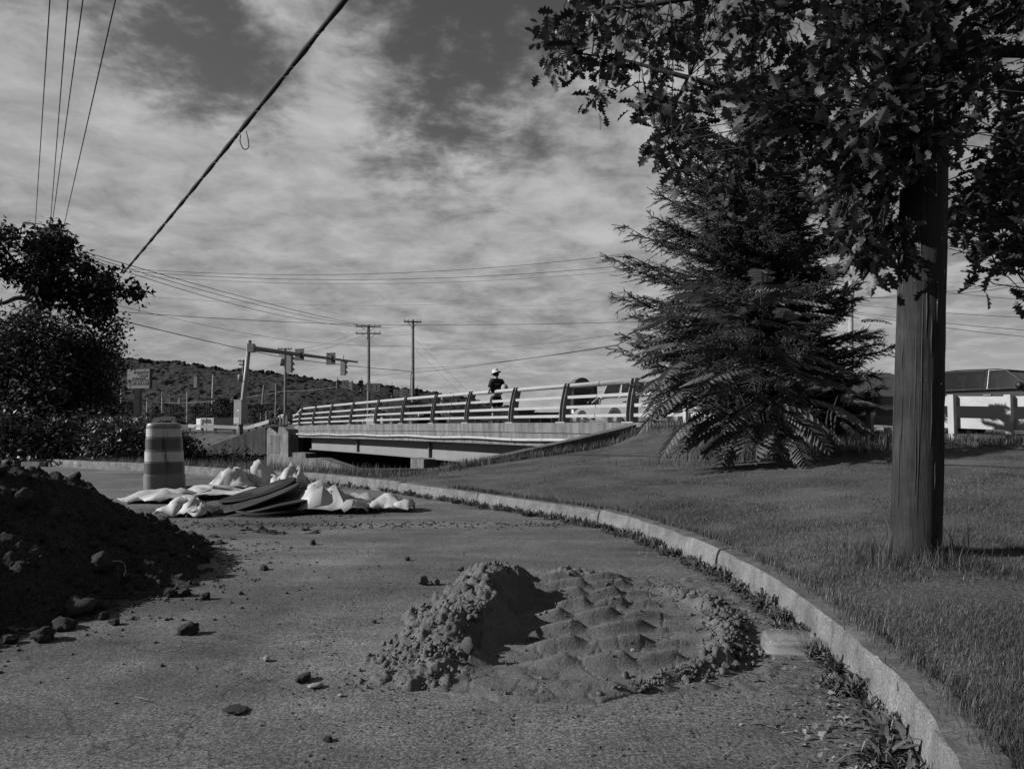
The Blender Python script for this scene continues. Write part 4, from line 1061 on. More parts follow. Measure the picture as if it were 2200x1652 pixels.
# ------------------------------------------------------------------ spruce
def spruce():
    bx, by, bz = 4.55, 12.9, .56; H = 6.1; rnd = random.Random(21)
    root = thing('spruce_tree', 'dense dark spruce standing on the lawn left of the wooden pole', 'tree', (bx, by, bz))
    MB().tube([(bx, by, bz - .1), (bx + .02, by, bz + 2), (bx - .05, by, bz + 4.6), (bx - .12, by, bz + H)], [.14, .10, .045, .012], 10).build('trunk', m_bark, root, True)
    wood = MB(); tw = []                      # twig segments (start, end)
    def whorl(z, L, n, droop):
        for k in range(n):
            a = rnd.uniform(0, 6.28); cl_ = (1 - math.cos(a)) / 2; l = (np.interp(z, [0, 1.7, 3.4, 4.5, 5.95], [2.2, 2.75, 2.5, 1.6, .28]) * cl_ + np.interp(z, [0, 1.7, 3.4, 4.5, 5.95], [1.6, 1.95, 1.35, .85, .28]) * (1 - cl_)) * rnd.uniform(.5, 1.1) * (1 - .42 * max(0, -math.sin(a))); p0 = Vector((bx - .12 * (z / H) ** 2, by, bz + max(.1, z + rnd.gauss(0, .14)))); d = Vector((math.cos(a), math.sin(a), 0)); pts = []
            m = 7
            for j in range(m + 1):
                t = j / m; pts.append(p0 + d * (l * t) + Vector((0, 0, l * ((.16 + .3 * (z / H) ** 2) * t - droop * 1.5 * t * t + .16 * t ** 4))) + Vector((rnd.gauss(0, .02), rnd.gauss(0, .02), rnd.gauss(0, .015))))
            wood.tube(pts, [.018 * (1 - t / m) * (.5 + l / 2) + .004 for t in range(m + 1)], 5, False)
            sd = Vector((-d.y, d.x, 0))
            for j in range(1, m + 1):
                for q in range(6 if j < m - 1 else 10):
                    t = (j - rnd.random()) / m; pp = pts[j - 1].lerp(pts[j], rnd.random()); ll = (l * .34 * (1.1 - t) + .13) * rnd.uniform(.6, 1.1); sg = rnd.choice((-1, 1))
                    dd = (d * rnd.uniform(.55, 1.0) + sd * sg * rnd.uniform(.3, .9) + Vector((0, 0, rnd.uniform(-.38, .36)))).normalized(); e = pp + dd * ll; tw.append((pp, e))
                    for _ in range(2 + int(ll * 5)):
                        u = rnd.random(); s0 = pp.lerp(e, u); d3 = (dd + Vector((rnd.gauss(0, .5), rnd.gauss(0, .5), rnd.gauss(0, .3)))).normalized(); tw.append((s0, s0 + d3 * rnd.uniform(.08, .17)))
            tw.append((pts[-2], pts[-1]))
    z = .25
    while z < H - .1:
        t = z / H; L = 2.35 * (1 - t) ** .72 * (1.0 if t > .12 else .8) + .12
        whorl(z, L, 10 if t < .75 else 7, rnd.uniform(.02, .26) * (1 - t)); z += .15 if t < .8 else .12
    wood.build('branches', m_bark, root)['kind'] = 'stuff'
    A = np.array([tuple(a) for a, b in tw]); B = np.array([tuple(b) for a, b in tw]); D = B - A; Ln = np.linalg.norm(D, axis=1); D /= Ln[:, None]
    cnt = np.maximum(10, (Ln / .0088).astype(int)); idx = np.repeat(np.arange(len(A)), cnt); n = len(idx)
    P = A[idx] + D[idx] * (RNG.random(n) * Ln[idx])[:, None]; r = RNG.normal(0, 1, (n, 3)); r -= D[idx] * (r * D[idx]).sum(1)[:, None]; r /= np.linalg.norm(r, axis=1)[:, None]
    nd = r * .85 + D[idx] * .62; nd /= np.linalg.norm(nd, axis=1)[:, None]; sd = np.cross(nd, D[idx]); sd /= np.linalg.norm(sd, axis=1)[:, None] + 1e-9
    L = RNG.uniform(.022, .036, n)[:, None]; w = .0050
    v = np.stack([P - sd * w, P + sd * w, P + nd * L], 1).reshape(-1, 3); f = np.arange(n * 3).reshape(-1, 3)
    u0 = np.cross(D, RNG.normal(0, 1, D.shape)); u0 /= np.linalg.norm(u0, axis=1)[:, None]; w0 = np.cross(D, u0); m3 = len(A); core = []
    for k in range(3):
        an = k * 2.0944; rv = (u0 * math.cos(an) + w0 * math.sin(an)); core += [A + rv * .007, B - D * .01 + rv * .004]
    cv = np.stack(core, 1).reshape(-1, 3); b0 = (np.arange(m3) * 6)[:, None]; cf = np.concatenate([np.concatenate([b0 + [2 * k, 2 * k + 1, (2 * k + 3) % 6], b0 + [2 * k, (2 * k + 3) % 6, (2 * k + 2) % 6]], 0) for k in range(3)], 0)
    f = np.concatenate([f, cf + len(v)]); v = np.concatenate([v, cv])
    tag(mesh_np('needles', v, f, m_spruce, root), kind='stuff'); print('SPRUCE', n)
spruce()

# ------------------------------------------------------------------ pinnate-leaved saplings in front of the spruce
def frond_mesh(k):
    rnd = random.Random(100 + k); vs = []; fs = []; n = rnd.randint(11, 15); L = 1.0; bend = rnd.uniform(.18, .42)
    def rach(t): return Vector((t * L, .03 * math.sin(t * 4 + k), -bend * t * t))
    m = 10
    for i in range(m + 1):
        p = rach(i / m); w = .008 * (1 - .7 * i / m)
        vs += [tuple(p + Vector((0, -w, 0))), tuple(p + Vector((0, w, 0)))]
    fs += [(2 * i, 2 * i + 1, 2 * i + 3, 2 * i + 2) for i in range(m)]
    for i in range(n):
        t = .16 + .82 * i / (n - 1); p = rach(t); ll = (.20 * max(0, math.sin((t * .9 + .1) * math.pi)) ** .6 + .045) * rnd.uniform(.85, 1.1)
        for sg in (-1, 1):
            d = Vector((.42, sg, -.35 + rnd.uniform(-.25, .15))).normalized(); u = Vector((1, 0, 0)) - d * d.x; u.normalize(); nrm = d.cross(u); b = len(vs); q = 6
            for j in range(q + 1):
                s = j / q; c = p + d * (ll * s) + Vector((.05 * s * s, 0, -.10 * ll * s * s)); w = ll * .17 * (max(0, math.sin(min(1, s * .86 + .14) * math.pi)) ** .75)
                vs += [tuple(c - u * w + nrm * w * .3), tuple(c), tuple(c + u * w + nrm * w * .3)]
            for j in range(q): fs += [(b + j * 3, b + j * 3 + 1, b + j * 3 + 4, b + j * 3 + 3), (b + j * 3 + 1, b + j * 3 + 2, b + j * 3 + 5, b + j * 3 + 4)]
    me = bpy.data.meshes.new('frond'); me.from_pydata(vs, [], fs); me.update(); me.materials.append(m_sumac); return me
FROND = [frond_mesh(k) for k in range(5)]

def sapling(base, label, fronds, nstem, seed):
    """fronds: list of (px, py, Y, length, heading deg from +x, lift)"""
    rnd = random.Random(seed); root = thing('pinnate_sapling', label, 'sapling', base)
    for i in range(nstem):
        e = at(*fronds[(i * 5) % len(fronds)][:3]); m_ = Vector(base).lerp(e, .5) + Vector((0, .15, .15)); MB().tube([base, m_, e], [.022, .015, .006], 6).build('stem', m_bark, root, True)
    for px, py, Y, L, hd, lift in fronds:
        o = put('frond', rnd.choice(FROND), root, True); o.location = at(px, py, Y) - Vector(root.location); o.scale = (L, L, L)
        o.rotation_euler = Euler((rnd.uniform(-.3, .3), -min(lift, .32), R(hd)), 'XYZ')
def saplings():
    rnd = random.Random(77); fr = []
    # (px,py) is the frond's root; it points outwards
    for px, py, L, hd, lift in ((1640, 640, .8, 190, .45), (1620, 700, .85, 185, .15), (1560, 690, .75, 200, .5), (1600, 780, .8, 185, .1), (1580, 830, .75, 180, .1), (1560, 860, .75, 190, -.05), (1620, 880, .8, 195, -.2),
                                (1650, 900, .8, 205, -.35), (1640, 840, .8, 188, .05), (1680, 860, .8, 220, -.1), (1700, 900, .75, 230, -.4), (1660, 760, .8, 200, .25), (1700, 720, .75, 215, .35), (1540, 760, .7, 175, .2),
                                (1570, 880, .8, 200, -.3), (1690, 800, .8, 240, .1), (1720, 880, .7, 300, -.3), (1640, 935, .7, 215, -.5), (1730, 930, .6, 280, -.4), (1600, 620, .6, 200, .7), (1680, 610, .7, 250, .6), (1500, 790, .5, 185, .05), (1610, 905, .75, 182, -.3), (1720, 690, .7, 265, .4)):
        fr.append((px - 45, py, 10.0 + rnd.uniform(-.35, .35), L * 1.15, hd, lift))
    for _ in range(105):
        an = rnd.uniform(0, 6.28); q = math.sqrt(rnd.random()); py = 785 + 165 * q * math.sin(an); px = 1585 + 135 * q * math.cos(an) + max(0, py - 780) * .35
        hd = rnd.uniform(145, 225) if px < 1560 else rnd.uniform(190, 300) if px < 1640 else rnd.uniform(250, 345)
        fr.append((px, py, rnd.uniform(9.8, 11.0), rnd.uniform(.5, .95), hd, np.interp(py, [625, 790, 955], [.32, .0, -.5]) + rnd.uniform(-.2, .2)))
    sapling(gr(1650, 978, .50), 'large pinnate-leaved sapling spreading in front of the spruce', fr, 7, 1)
    fr = []
    for px, py, L, hd, lift in ((1800, 850, .5, 20, .0), (1780, 880, .55, 330, -.2), (1800, 900, .55, 290, -.3), (1760, 830, .5, 230, .1), (1840, 690, .45, 10, .4), (1770, 930, .5, 250, -.4), (1820, 860, .45, 350, .1), (1740, 905, .5, 270, -.2), (1790, 800, .45, 300, .2)):
        fr.append((px, py, 11.2 + rnd.uniform(-.2, .2), L * 1.2, hd, lift))
    sapling(gr(1790, 978, .52), 'smaller pinnate-leaved sapling under the right side of the spruce', fr, 4, 2)
    g = gr(1560, 978, .47); lg = thing('log', 'leaning cut log end under the sapling', 'log', g)
    MB().tube([at(1502, 966, 10.6), at(1530, 952, 10.6), at(1600, 912, 10.9)], [.085, .08, .06], 12).build('stem', m_bark, lg, True)
    MB().tube([at(1498, 968.0, 10.59), at(1502, 966.2, 10.6)], [.07, .075], 12).build('cut_end', m_bark, lg)
saplings()

# ------------------------------------------------------------------ oak overhead
def oak():
    half = [(0, .015), (.10, .05), (.18, .19), (.26, .09), (.38, .31), (.48, .13), (.60, .36), (.70, .15), (.82, .24), (.90, .08), (1.0, .0)]
    vs = []; fs = []
    for x, y in half: vs += [(x, -y, .30 * y - .16 * x * x), (x, 0, -.16 * x * x), (x, y, .30 * y - .16 * x * x)]
    for i in range(len(half) - 1): a = i * 3; fs += [(a, a + 1, a + 4, a + 3), (a + 1, a + 2, a + 5, a + 4)]
    root = thing('oak_tree', 'oak tree reaching in over the lawn from the upper right', 'tree', (6.2, 6.6, .5))
    limbs = [[(6.2, 6.6, .2), (6.15, 6.6, 2.2), tuple(at(2420, 330, 6.5)), tuple(at(2330, 100, 6.4)), tuple(at(2300, -150, 6.4))],
             [tuple(at(2350, 140, 6.45)), tuple(at(2200, 112, 6.3)), tuple(at(1950, 122, 6.2)), tuple(at(1760, 152, 6.2)), tuple(at(1600, 190, 6.3)), tuple(at(1450, 160, 6.4)), tuple(at(1340, 130, 6.5)), tuple(at(1200, 110, 6.6))],
             [tuple(at(2320, 60, 6.4)), tuple(at(2000, -20, 5.6)), tuple(at(1700, -40, 5.4)), tuple(at(1400, 10, 5.6)), tuple(at(1260, 20, 5.8))],
             [tuple(at(2000, 120, 6.2)), tuple(at(1930, 210, 5.2)), tuple(at(1940, 290, 4.2))], [tuple(at(1760, 152, 6.2)), tuple(at(1810, 300, 5.8)), tuple(at(1850, 460, 5.6)), tuple(at(1890, 540, 5.6))],
             [tuple(at(1640, 185, 6.3)), tuple(at(1600, 300, 6.5)), tuple(at(1575, 470, 6.6))], [tuple(at(1480, 165, 6.4)), tuple(at(1440, 250, 6.6)), tuple(at(1425, 340, 6.6))],
             [tuple(at(2250, 120, 6.35)), tuple(at(2180, 330, 6.0)), tuple(at(2120, 500, 5.8)), tuple(at(2100, 570, 5.8))], [tuple(at(2260, 130, 6.35)), tuple(at(2230, 400, 5.6)), tuple(at(2210, 620, 5.5))]]
    R0 = [(.22, .19, .15, .11, .07), (.085, .055, .048, .040, .032, .022, .014, .006), (.07, .045, .035, .02, .006), (.03, .02, .006), (.03, .02, .014, .005), (.022, .014, .004), (.018, .01, .004), (.035, .022, .012, .005), (.03, .02, .006)]
    node = []
    for l, r in zip(limbs, R0):
        pts = catmull(l, 6); rr = np.interp(np.linspace(0, 1, len(pts)), np.linspace(0, 1, len(r)), r)
        o = MB().tube(pts, list(rr), 8).build('trunk' if l is limbs[0] else 'limb', m_bark, root, True); node += [p for p in pts if l is not limbs[0]]
    node = np.array([tuple(p) for p in node])
    main = [(1120, 80), (1165, 125), (1185, 165), (1250, 195), (1290, 235), (1345, 243), (1385, 250), (1405, 305), (1392, 332), (1440, 372), (1500, 385), (1512, 330), (1500, 250), (1560, 205), (1600, 235), (1650, 218), (1700, 255), (1755, 232), (1800, 270), (1742, 300), (1762, 372), (1800, 480),
            (1868, 562), (1918, 520), (1922, 335), (2030, 320), (2060, 362), (2180, 330), (2300, 300), (2420, -140), (1230, -140), (1212, 30)]
    right = [(2040, 440), (2058, 575), (2112, 602), (2150, 560), (2200, 640), (2290, 640), (2290, 280), (2180, 250), (2125, 360), (2060, 400)]
    hang = [(1535, 370), (1555, 500), (1600, 500), (1650, 400), (1640, 300), (1560, 300)]; front = [(1800, -80), (1790, 240), (1850, 325), (1940, 355), (2030, 315), (2080, 200), (2080, -80)]
    cl = []
    def fill(poly, n, y0, y1, thr):
        xs = [p[0] for p in poly]; ys = [p[1] for p in poly]; c = 0
        while c < n:
            x = random.uniform(min(xs), max(xs)); y = random.uniform(min(ys), max(ys))
            if not in_poly(np.array([x]), np.array([y]), poly)[0]: continue
            Y = random.uniform(y0, y1)
            if mnoise.noise(Vector((x / 62, y / 62, Y * .9))) < thr: c += .34; continue
            cl.append(at(x, y, Y)); c += 1
    fill(main, 640, 4.7, 7.6, .04); fill(right, 120, 4.9, 6.6, -.15); fill(hang, 26, 6.0, 6.8, -.3); fill(front, 130, 3.45, 4.0, -.3)
    fill([(1770, 260), (1790, 470), (1830, 600), (1900, 590), (1915, 520), (1905, 260)], 60, 3.9, 4.7, -.1); fill([(1600, 180), (1620, 300), (1790, 330), (1800, 160)], 40, 4.0, 4.6, -.1)
    twigs = MB(); P = []; Rm = []; Sc = []; rnd = random.Random(31)
    for c in cl:
        i = int(np.argmin(((node - np.array(tuple(c))) ** 2).sum(1))); nb = Vector(node[i])
        if (nb - c).length > .05:
            mid = nb.lerp(c, .55) + Vector((rnd.gauss(0, .06), rnd.gauss(0, .06), rnd.uniform(0, .12))); twigs.tube([nb, mid, c], [.006, .0045, .002], 4, False)
        m = rnd.randint(11, 17); d0 = (c - nb).normalized() if (c - nb).length > .05 else Vector((0, 0, -1))
        for _ in range(m):
            d = (d0 * .5 + Vector((rnd.gauss(0, .7), rnd.gauss(0, .7), rnd.gauss(-.15, .55)))).normalized(); q = c + Vector((rnd.gauss(0, .06), rnd.gauss(0, .06), rnd.gauss(0, .055)))
            up = Vector((rnd.gauss(0, .55), rnd.gauss(0, .55), 1)).normalized(); y = up.cross(d).normalized(); z = d.cross(y); Rm.append(np.array([[d.x, y.x, z.x], [d.y, y.y, z.y], [d.z, y.z, z.z]])); P.append(tuple(q)); Sc.append(rnd.uniform(.08, .15) * (.78 if c.y < 4.8 else 1))
    tw = twigs.build('twigs', m_bark, root); tw['kind'] = 'stuff'
    P = np.array(P); Rm = np.array(Rm); Sc = np.array(Sc); print('OAK', len(P))
    big = np.argsort(-(Sc / P[:, 1]) + np.where((P[:, 2] > 1 + P[:, 1] * .6) | (P[:, 0] > P[:, 1] * .69), 9, 0))[:280]; rest = np.setdiff1d(np.arange(len(P)), big)
    v, f = scatter(vs, fs, P[rest], Rm[rest], Sc[rest]); tag(mesh_np('foliage', v, f, m_oak, root), kind='stuff')
    lm = bpy.data.meshes.new('leaf'); lm.from_pydata(vs, [], fs); lm.update(); lm.materials.append(m_oak)
    for i in big:
        o = put('leaf', lm, root, True); o.matrix_local = Matrix.Translation(Vector(P[i]) - Vector(root.location)) @ Matrix(Rm[i].tolist()).to_4x4() @ Matrix.Scale(Sc[i], 4)
oak()

# ------------------------------------------------------------------ left-hand trees and shrubs
def leafy(name, label, cat, base, polys, mat, trunk, size, dens, group=None, clump=.25, tilt=.7):
    """polys: list of (polygon px, Y0, Y1, number of clumps)"""
    root = thing(name, label, cat, base, group=group); C = []
    for poly, y0, y1, n, thr in polys:
        xs = [p[0] for p in poly]; ys = [p[1] for p in poly]; c = 0
        while c < n:
            x = random.uniform(min(xs), max(xs)); y = random.uniform(min(ys), max(ys))
            if not in_poly(np.array([x]), np.array([y]), poly)[0]: continue
            Y = random.uniform(y0, y1)
            if mnoise.noise(Vector((x / 45, y / 45, Y * .5))) < thr: c += .3; continue
            C.append(tuple(at(x, y, Y))); c += 1
    C = np.array(C); idx = np.repeat(np.arange(len(C)), dens); n = len(idx); P = C[idx] + RNG.normal(0, clump * .5, (n, 3))
    P[:, 2] = np.maximum(P[:, 2], .12)
    v, f = scatter(LEAF_V, LEAF_F, P, rand_rots(n, tilt), RNG.uniform(size * .65, size * 1.25, n)); tag(mesh_np('crown', v, f, mat, root), kind='stuff')
    for pts, rr in trunk: MB().tube(catmull(pts, 5), list(np.interp(np.linspace(0, 1, (len(pts) - 1) * 5 + 1), np.linspace(0, 1, len(rr)), rr)), 8).build('trunk' if pts[0][2] < .6 else 'limb', m_bark, root, True)
    tw = MB(); nodes = np.array([tuple(p) for pts, rr in trunk for p in catmull(pts, 5)])
    for c in C[::3]:
        i = int(np.argmin(((nodes - c) ** 2).sum(1))); a = Vector(nodes[i]); b = Vector(c); tw.tube([a, a.lerp(b, .5) + Vector((0, 0, .1)), b], [.02, .012, .005], 4, False)
    if len(C): tag(tw.build('twigs', m_bark, root), kind='stuff')
    return root
def left_green():
    T = lambda *a: tuple(at(*a))
    tree = [(-80, 500), (0, 488), (40, 505), (60, 525), (95, 492), (140, 503), (150, 548), (185, 565), (205, 590), (240, 562), (262, 590), (300, 612), (313, 630), (300, 640), (255, 632), (235, 645), (250, 660), (205, 655), (180, 680), (120, 690), (80, 650), (62, 600), (0, 585), (-80, 560)]
    tuft = [(195, 665), (226, 668), (222, 690), (200, 690)]
    leafy('maple_tree', 'dark broad-leaved tree with spreading limbs at the left edge', 'tree', (-12.4, 19.2, .1),
          [(tree, 18.2, 20.2, 470, -.05), (tuft, 18.4, 19, 14, -1)], m_tree,
          [([(-12.4, 19.2, 0), (-12.3, 19.2, 1.6), T(70, 690, 19.2), T(110, 600, 19.2), T(120, 530, 19.2)], [.24, .2, .16, .09, .03]),
           ([T(85, 650, 19.2), T(40, 640, 19), T(0, 652, 18.9), T(-60, 640, 18.8)], [.07, .06, .05, .03]), ([T(100, 620, 19.2), T(190, 625, 19), T(290, 622, 18.8)], [.07, .05, .015]), ([T(90, 660, 19.2), T(160, 655, 18.9), T(212, 675, 18.7)], [.05, .03, .01]),
           ([T(80, 610, 19.2), T(30, 560, 19.3), T(0, 520, 19.3)], [.06, .04, .02]), ([T(42, 510, 19), T(47, 488, 19), T(51, 478, 19)], [.02, .012, .006])], .17, 26, clump=.26)
    b1 = [(-80, 690), (10, 690), (40, 665), (80, 662), (110, 680), (150, 700), (140, 800), (150, 905), (-80, 905)]
    b2 = [(110, 680), (170, 690), (185, 670), (215, 700), (250, 690), (262, 700), (245, 730), (255, 760), (268, 800), (255, 850), (270, 905), (120, 905)]
    leafy('shrub', 'tall dense shrub filling the left edge under the tree', 'shrub', (-12.6, 18.6, .1), [(b1, 17.8, 19.8, 520, -.3)], m_bush, [([(-12.6, 18.6, 0), (-12.7, 18.6, 1.5), T(40, 720, 18.7)], [.06, .05, .02])], .13, 26, 'shrubs under the tree', .36)
    leafy('shrub', 'tall shrub with a thin feathery top left of the car wash sign', 'shrub', (-10.9, 19.4, .1), [(b2, 18.6, 20.4, 480, -.2)], m_bush, [([(-10.9, 19.4, 0), (-10.8, 19.4, 1.5), T(210, 740, 19.4)], [.05, .04, .015])], .11, 26, 'shrubs under the tree', .34)
    v1 = [(-80, 905), (40, 892), (110, 900), (160, 895), (205, 900), (205, 985), (-80, 975)]; v2 = [(190, 905), (250, 912), (300, 905), (330, 930), (330, 995), (190, 985)]; v3 = [(330, 935), (395, 935), (415, 950), (440, 990), (445, 1012), (380, 1004), (330, 998)]
    leafy('vine_thicket', 'low thicket of broad-leaved vines along the far kerb at left', 'thicket', (-11.8, 18.3, .1), [(v1, 17.2, 19.4, 460, -.5)], m_vine, [([(-11.8, 18.3, 0), (-11.8, 18.3, .5)], [.02, .01])], .13, 18, 'low growth behind the far kerb', .26)
    leafy('vine_thicket', 'low thicket of vines just left of the striped drum', 'thicket', (-8.9, 17.4, .1), [(v2, 16.6, 18.6, 300, -.5)], m_vine, [([(-8.9, 17.4, 0), (-8.9, 17.4, .5)], [.02, .01])], .12, 18, 'low growth behind the far kerb', .24)
    leafy('bush', 'rounded dark bush just right of the striped drum', 'bush', (-7.2, 16.6, .1), [(v3, 15.9, 17.6, 220, -.6)], m_tree, [([(-7.2, 16.6, 0), (-7.2, 16.6, .5)], [.02, .01])], .10, 18, 'low growth behind the far kerb', .2)
    v4 = [(440, 985), (475, 975), (525, 972), (560, 1000), (555, 1012), (440, 1010)]
    leafy('bush', 'low dark bush in front of the stained wing wall', 'bush', (-7.0, 19.0, 0), [(v4, 17.5, 20.0, 60, -.4)], m_tree, [([(-7.0, 19, 0), (-7.0, 19, .3)], [.02, .01])], .10, 14, 'low growth behind the far kerb', .2)
    # grass strip behind the far kerb
    tv = np.array([(-.5, 0, 0), (.5, 0, 0), (0, .3, 1.0)]); Q = []
    for p, t, n in kf[:50]:
        for _ in range(150): q = p + n * (KW + random.random() ** 1.5 * 1.4) + t * random.uniform(-.5, .5); Q.append((q.x, q.y, .1, random.uniform(.04, .2)))
    Q = np.array(Q); n = len(Q); a = RNG.uniform(0, 6.28, n); Rm = rand_rots(n, .25); v, f = scatter(tv * [.07, 1, 1], [(0, 1, 2)], Q[:, :3], Rm, Q[:, 3])
    tag(mesh_np('verge_grass', v, f, m_grass), 'unmown grass strip behind the far kerb', 'grass', kind='stuff')
left_green()

# ------------------------------------------------------------------ traffic drum
def drum():
    g = gr(354, 1047); root = thing('traffic_drum', 'dented striped traffic drum standing by the white sacks', 'traffic drum', g)
    # tiers: (z, half width) with ledges; cross-section a rounded square, dented on the side to the right of the camera
    tiers = [(0, .312), (.20, .309), (.203, .299), (.395, .296), (.398, .287), (.575, .284), (.578, .275), (.76, .272), (.763, .262), (.955, .258), (.985, .246), (1.0, .19)]
    n = 64; lean = -.012
    def ring(z, r):
        out = []
        for j in range(n):
            a = 2 * math.pi * j / n; e = 4.0; c, s = math.cos(a), math.sin(a); c2, s2 = math.cos(a - R(22)), math.sin(a - R(22)); rr = r * .94 / (abs(c2) ** e + abs(s2) ** e) ** (1 / e); rr = .8 * rr + .2 * r
            da = (a - R(300) + math.pi) % (2 * math.pi) - math.pi
            dz = math.exp(-((z - .52) / .34) ** 2); rr -= .045 * dz * math.exp(-((da - .12 * math.sin(z * 7)) / .09) ** 2); rr += .010 * dz * math.exp(-((da + .26) / .10) ** 2) + .010 * dz * math.exp(-((da - .28) / .10) ** 2)
            out.append(Vector((rr * c + lean * z * 3, rr * s, z)))
        return out
    def band(z0, z1, name, mat, grow=0.0, parent=root):
        zs = sorted(set([z0, z1] + [z for z, r in tiers if z0 < z < z1] + list(np.linspace(z0, z1, max(2, int((z1 - z0) / .02)))))); vs = []
        tz = [t[0] for t in tiers]; tr = [t[1] for t in tiers]
        for z in zs: vs += [v + g for v in ring(z, float(np.interp(z, tz, tr)) + grow)]
        m = len(zs); fs = [(i * n + j, i * n + (j + 1) % n, (i + 1) * n + (j + 1) % n, (i + 1) * n + j) for i in range(m - 1) for j in range(n)]
        if grow == 0: fs.append(tuple((m - 1) * n + j for j in range(n)))
        o = MB().add(vs, fs).build(name, mat, parent, False); return o
    b = band(0, 1.0, 'body', m_drum)
    for z0, z1, mt in ((.23, .385, m_drumdk), (.41, .555, m_drumlt), (.60, .75, m_drumdk), (.785, .905, m_drumlt)): band(z0, z1, 'stripe', mt, .0035)
    # carrying handle on top
    def H(x, z): return g + Vector((lean * 3 + x, -.02, .985 + z))
    mb = MB(); poly = [(-.155, 0), (-.155, .055), (-.135, .085), (-.10, .098), (.16, .112), (.185, .095), (.20, .0), (.16, .0), (.12, .05), (.0, .045), (-.03, .03), (-.08, .03), (-.1, 0)]
    mb.prism(poly, -.03, .03, lambda x, y, h: H(x, y) + Vector((0, h, 0))); mb.build('handle', m_drum, root)
    for x, z in ((-.06, .062), (.12, .078)): MB().tube([H(x, z) + Vector((0, -.034, 0)), H(x, z) + Vector((0, -.028, 0))], .012, 10).build('bolt_hole', m_rim, root)
    MB().tube([g + Vector((.12 + .02 * math.sin(z * 9), -.262 + .05 * math.exp(-((z - .5) / .3) ** 2), z)) for z in np.linspace(.05, .9, 14)], .006, 5).build('crease', m_steeldk, root)
    p = g + Vector((-.03, -.245, .385)); MB().prism([(0, -.05), (.018, -.02), (.022, .03), (.008, .06), (-.008, .02)], -.004, .004, lambda x, y, h: p + Vector((x, h - .012, y))).build('torn_hole', m_whitep, root)  # white patch painted for the bright torn hole
drum()

# ------------------------------------------------------------------ white sacks, round mats
def sacks():
    def sack(px0, px1, ytop, ybase, depth, label, seed, peak=(.5,), mat=m_sack, tail=0.0):
        """crumpled empty sack: closed folded shell with creases; spans px0..px1, top at ytop, base line at ybase"""
        g = gr((px0 + px1) / 2, ybase); W = (px1 - px0) * g.y / 1600; H = max(.06, at((px0 + px1) / 2, ytop, g.y + depth * .35).z)
        nx, ny = 12, 8; vs = []; o = Vector((seed * 3.7, seed * 1.3, 0)); rn = random.Random(seed)
        for j in range(ny):
            for i in range(nx):
                u = i / (nx - 1); v = j / (ny - 1); e = min(u, 1 - u) * 2; ev = min(v, 1 - v) * 2
                if 0 < i < nx - 1: u += rn.uniform(-.48, .48) / nx
                if 0 < j < ny - 1: v += rn.uniform(-.48, .48) / ny
                wob = .12 * mnoise.noise(Vector((v * 4, seed, 0))) * W; x = (u - .5) * W + wob * (1 if u > .5 else -1) * (1 - e); y = (v - .35) * depth + .14 * mnoise.noise(Vector((u * 5, seed * 2, 0))) * depth
                env = 0
                for k, pk in enumerate(peak): env = max(env, math.exp(-(abs(u - pk) / (.40 if len(peak) == 1 else .24)) ** 3 - (abs(v - .5) / .45) ** 3) * (1 if k == 0 else .78))
                env = max(env, .45 * min(1, e * 4) * min(1, ev * 4))
                p = Vector((u * 2.6, v * 2.2, 0)) + o; n1_ = mnoise.noise(p); w1 = 1 - 2.6 * abs(n1_); w2 = 1 - 2.6 * abs(mnoise.noise(p * 2.0 + Vector((4 + n1_, 4, 0)))); w3 = 1 - 2.6 * abs(mnoise.noise(p * 4.1 + Vector((9, n1_, 0))))
                z = H * env * (.74 + .12 * w1 + .12 * w2 + .26 * rn.uniform(-1, 1))
                lip = min(1, e * 9) * min(1, ev * 9); z = z * lip + .010 + .05 * max(0, w2 + .3) * (1 - lip)
                vs.append((g.x + x, g.y + y, max(z, .006)))
        fs = [(j * nx + i, j * nx + i + 1, (j + 1) * nx + i + 1, (j + 1) * nx + i) for j in range(ny - 1) for i in range(nx - 1)]
        tri = []
        for a, b, c, d in fs: tri += [(a, b, c), (a, c, d)] if rn.random() < .5 else [(a, b, d), (b, c, d)]
        ob = mesh_np('white_sack', vs, np.array(tri), mat, smooth=False); tag(ob, label, 'sack', 'white sacks heaped on the asphalt')
        so = ob.modifiers.new('thickness', 'SOLIDIFY'); so.thickness = .008; so.offset = 1
        return ob
    sack(275, 425, 1044, 1078, .75, 'domed white sack leftmost of the heap in front of the drum', 1, (.42,))
    sack(385, 600, 1040, 1070, .8, 'long flat white sack behind the round mats at left', 2, (.3, .75))
    sack(345, 448, 1064, 1108, .5, 'pointed crumpled white sack nearest the camera at left', 3, (.45,))
    sack(408, 446, 1084, 1110, .25, 'small open white sack end beside the round mats', 4, (.5,))
    sack(450, 545, 1007, 1052, .7, 'bulging white sack behind the mats below the wing wall', 5, (.5,))
    sack(522, 612, 995, 1048, .6, 'stiff upright white sack with a sharp fold behind the mats', 6, (.3,))
    sack(585, 652, 996, 1050, .5, 'peaked white sack at the right end of the back row', 7, (.6,))
    sack(640, 800, 1034, 1098, .9, 'broad white sack spreading right of the round mats', 8, (.28,))
    sack(770, 886, 1062, 1098, .45, 'thin white sack tail at the right end of the heap', 9, (.5, .8))
sacks()

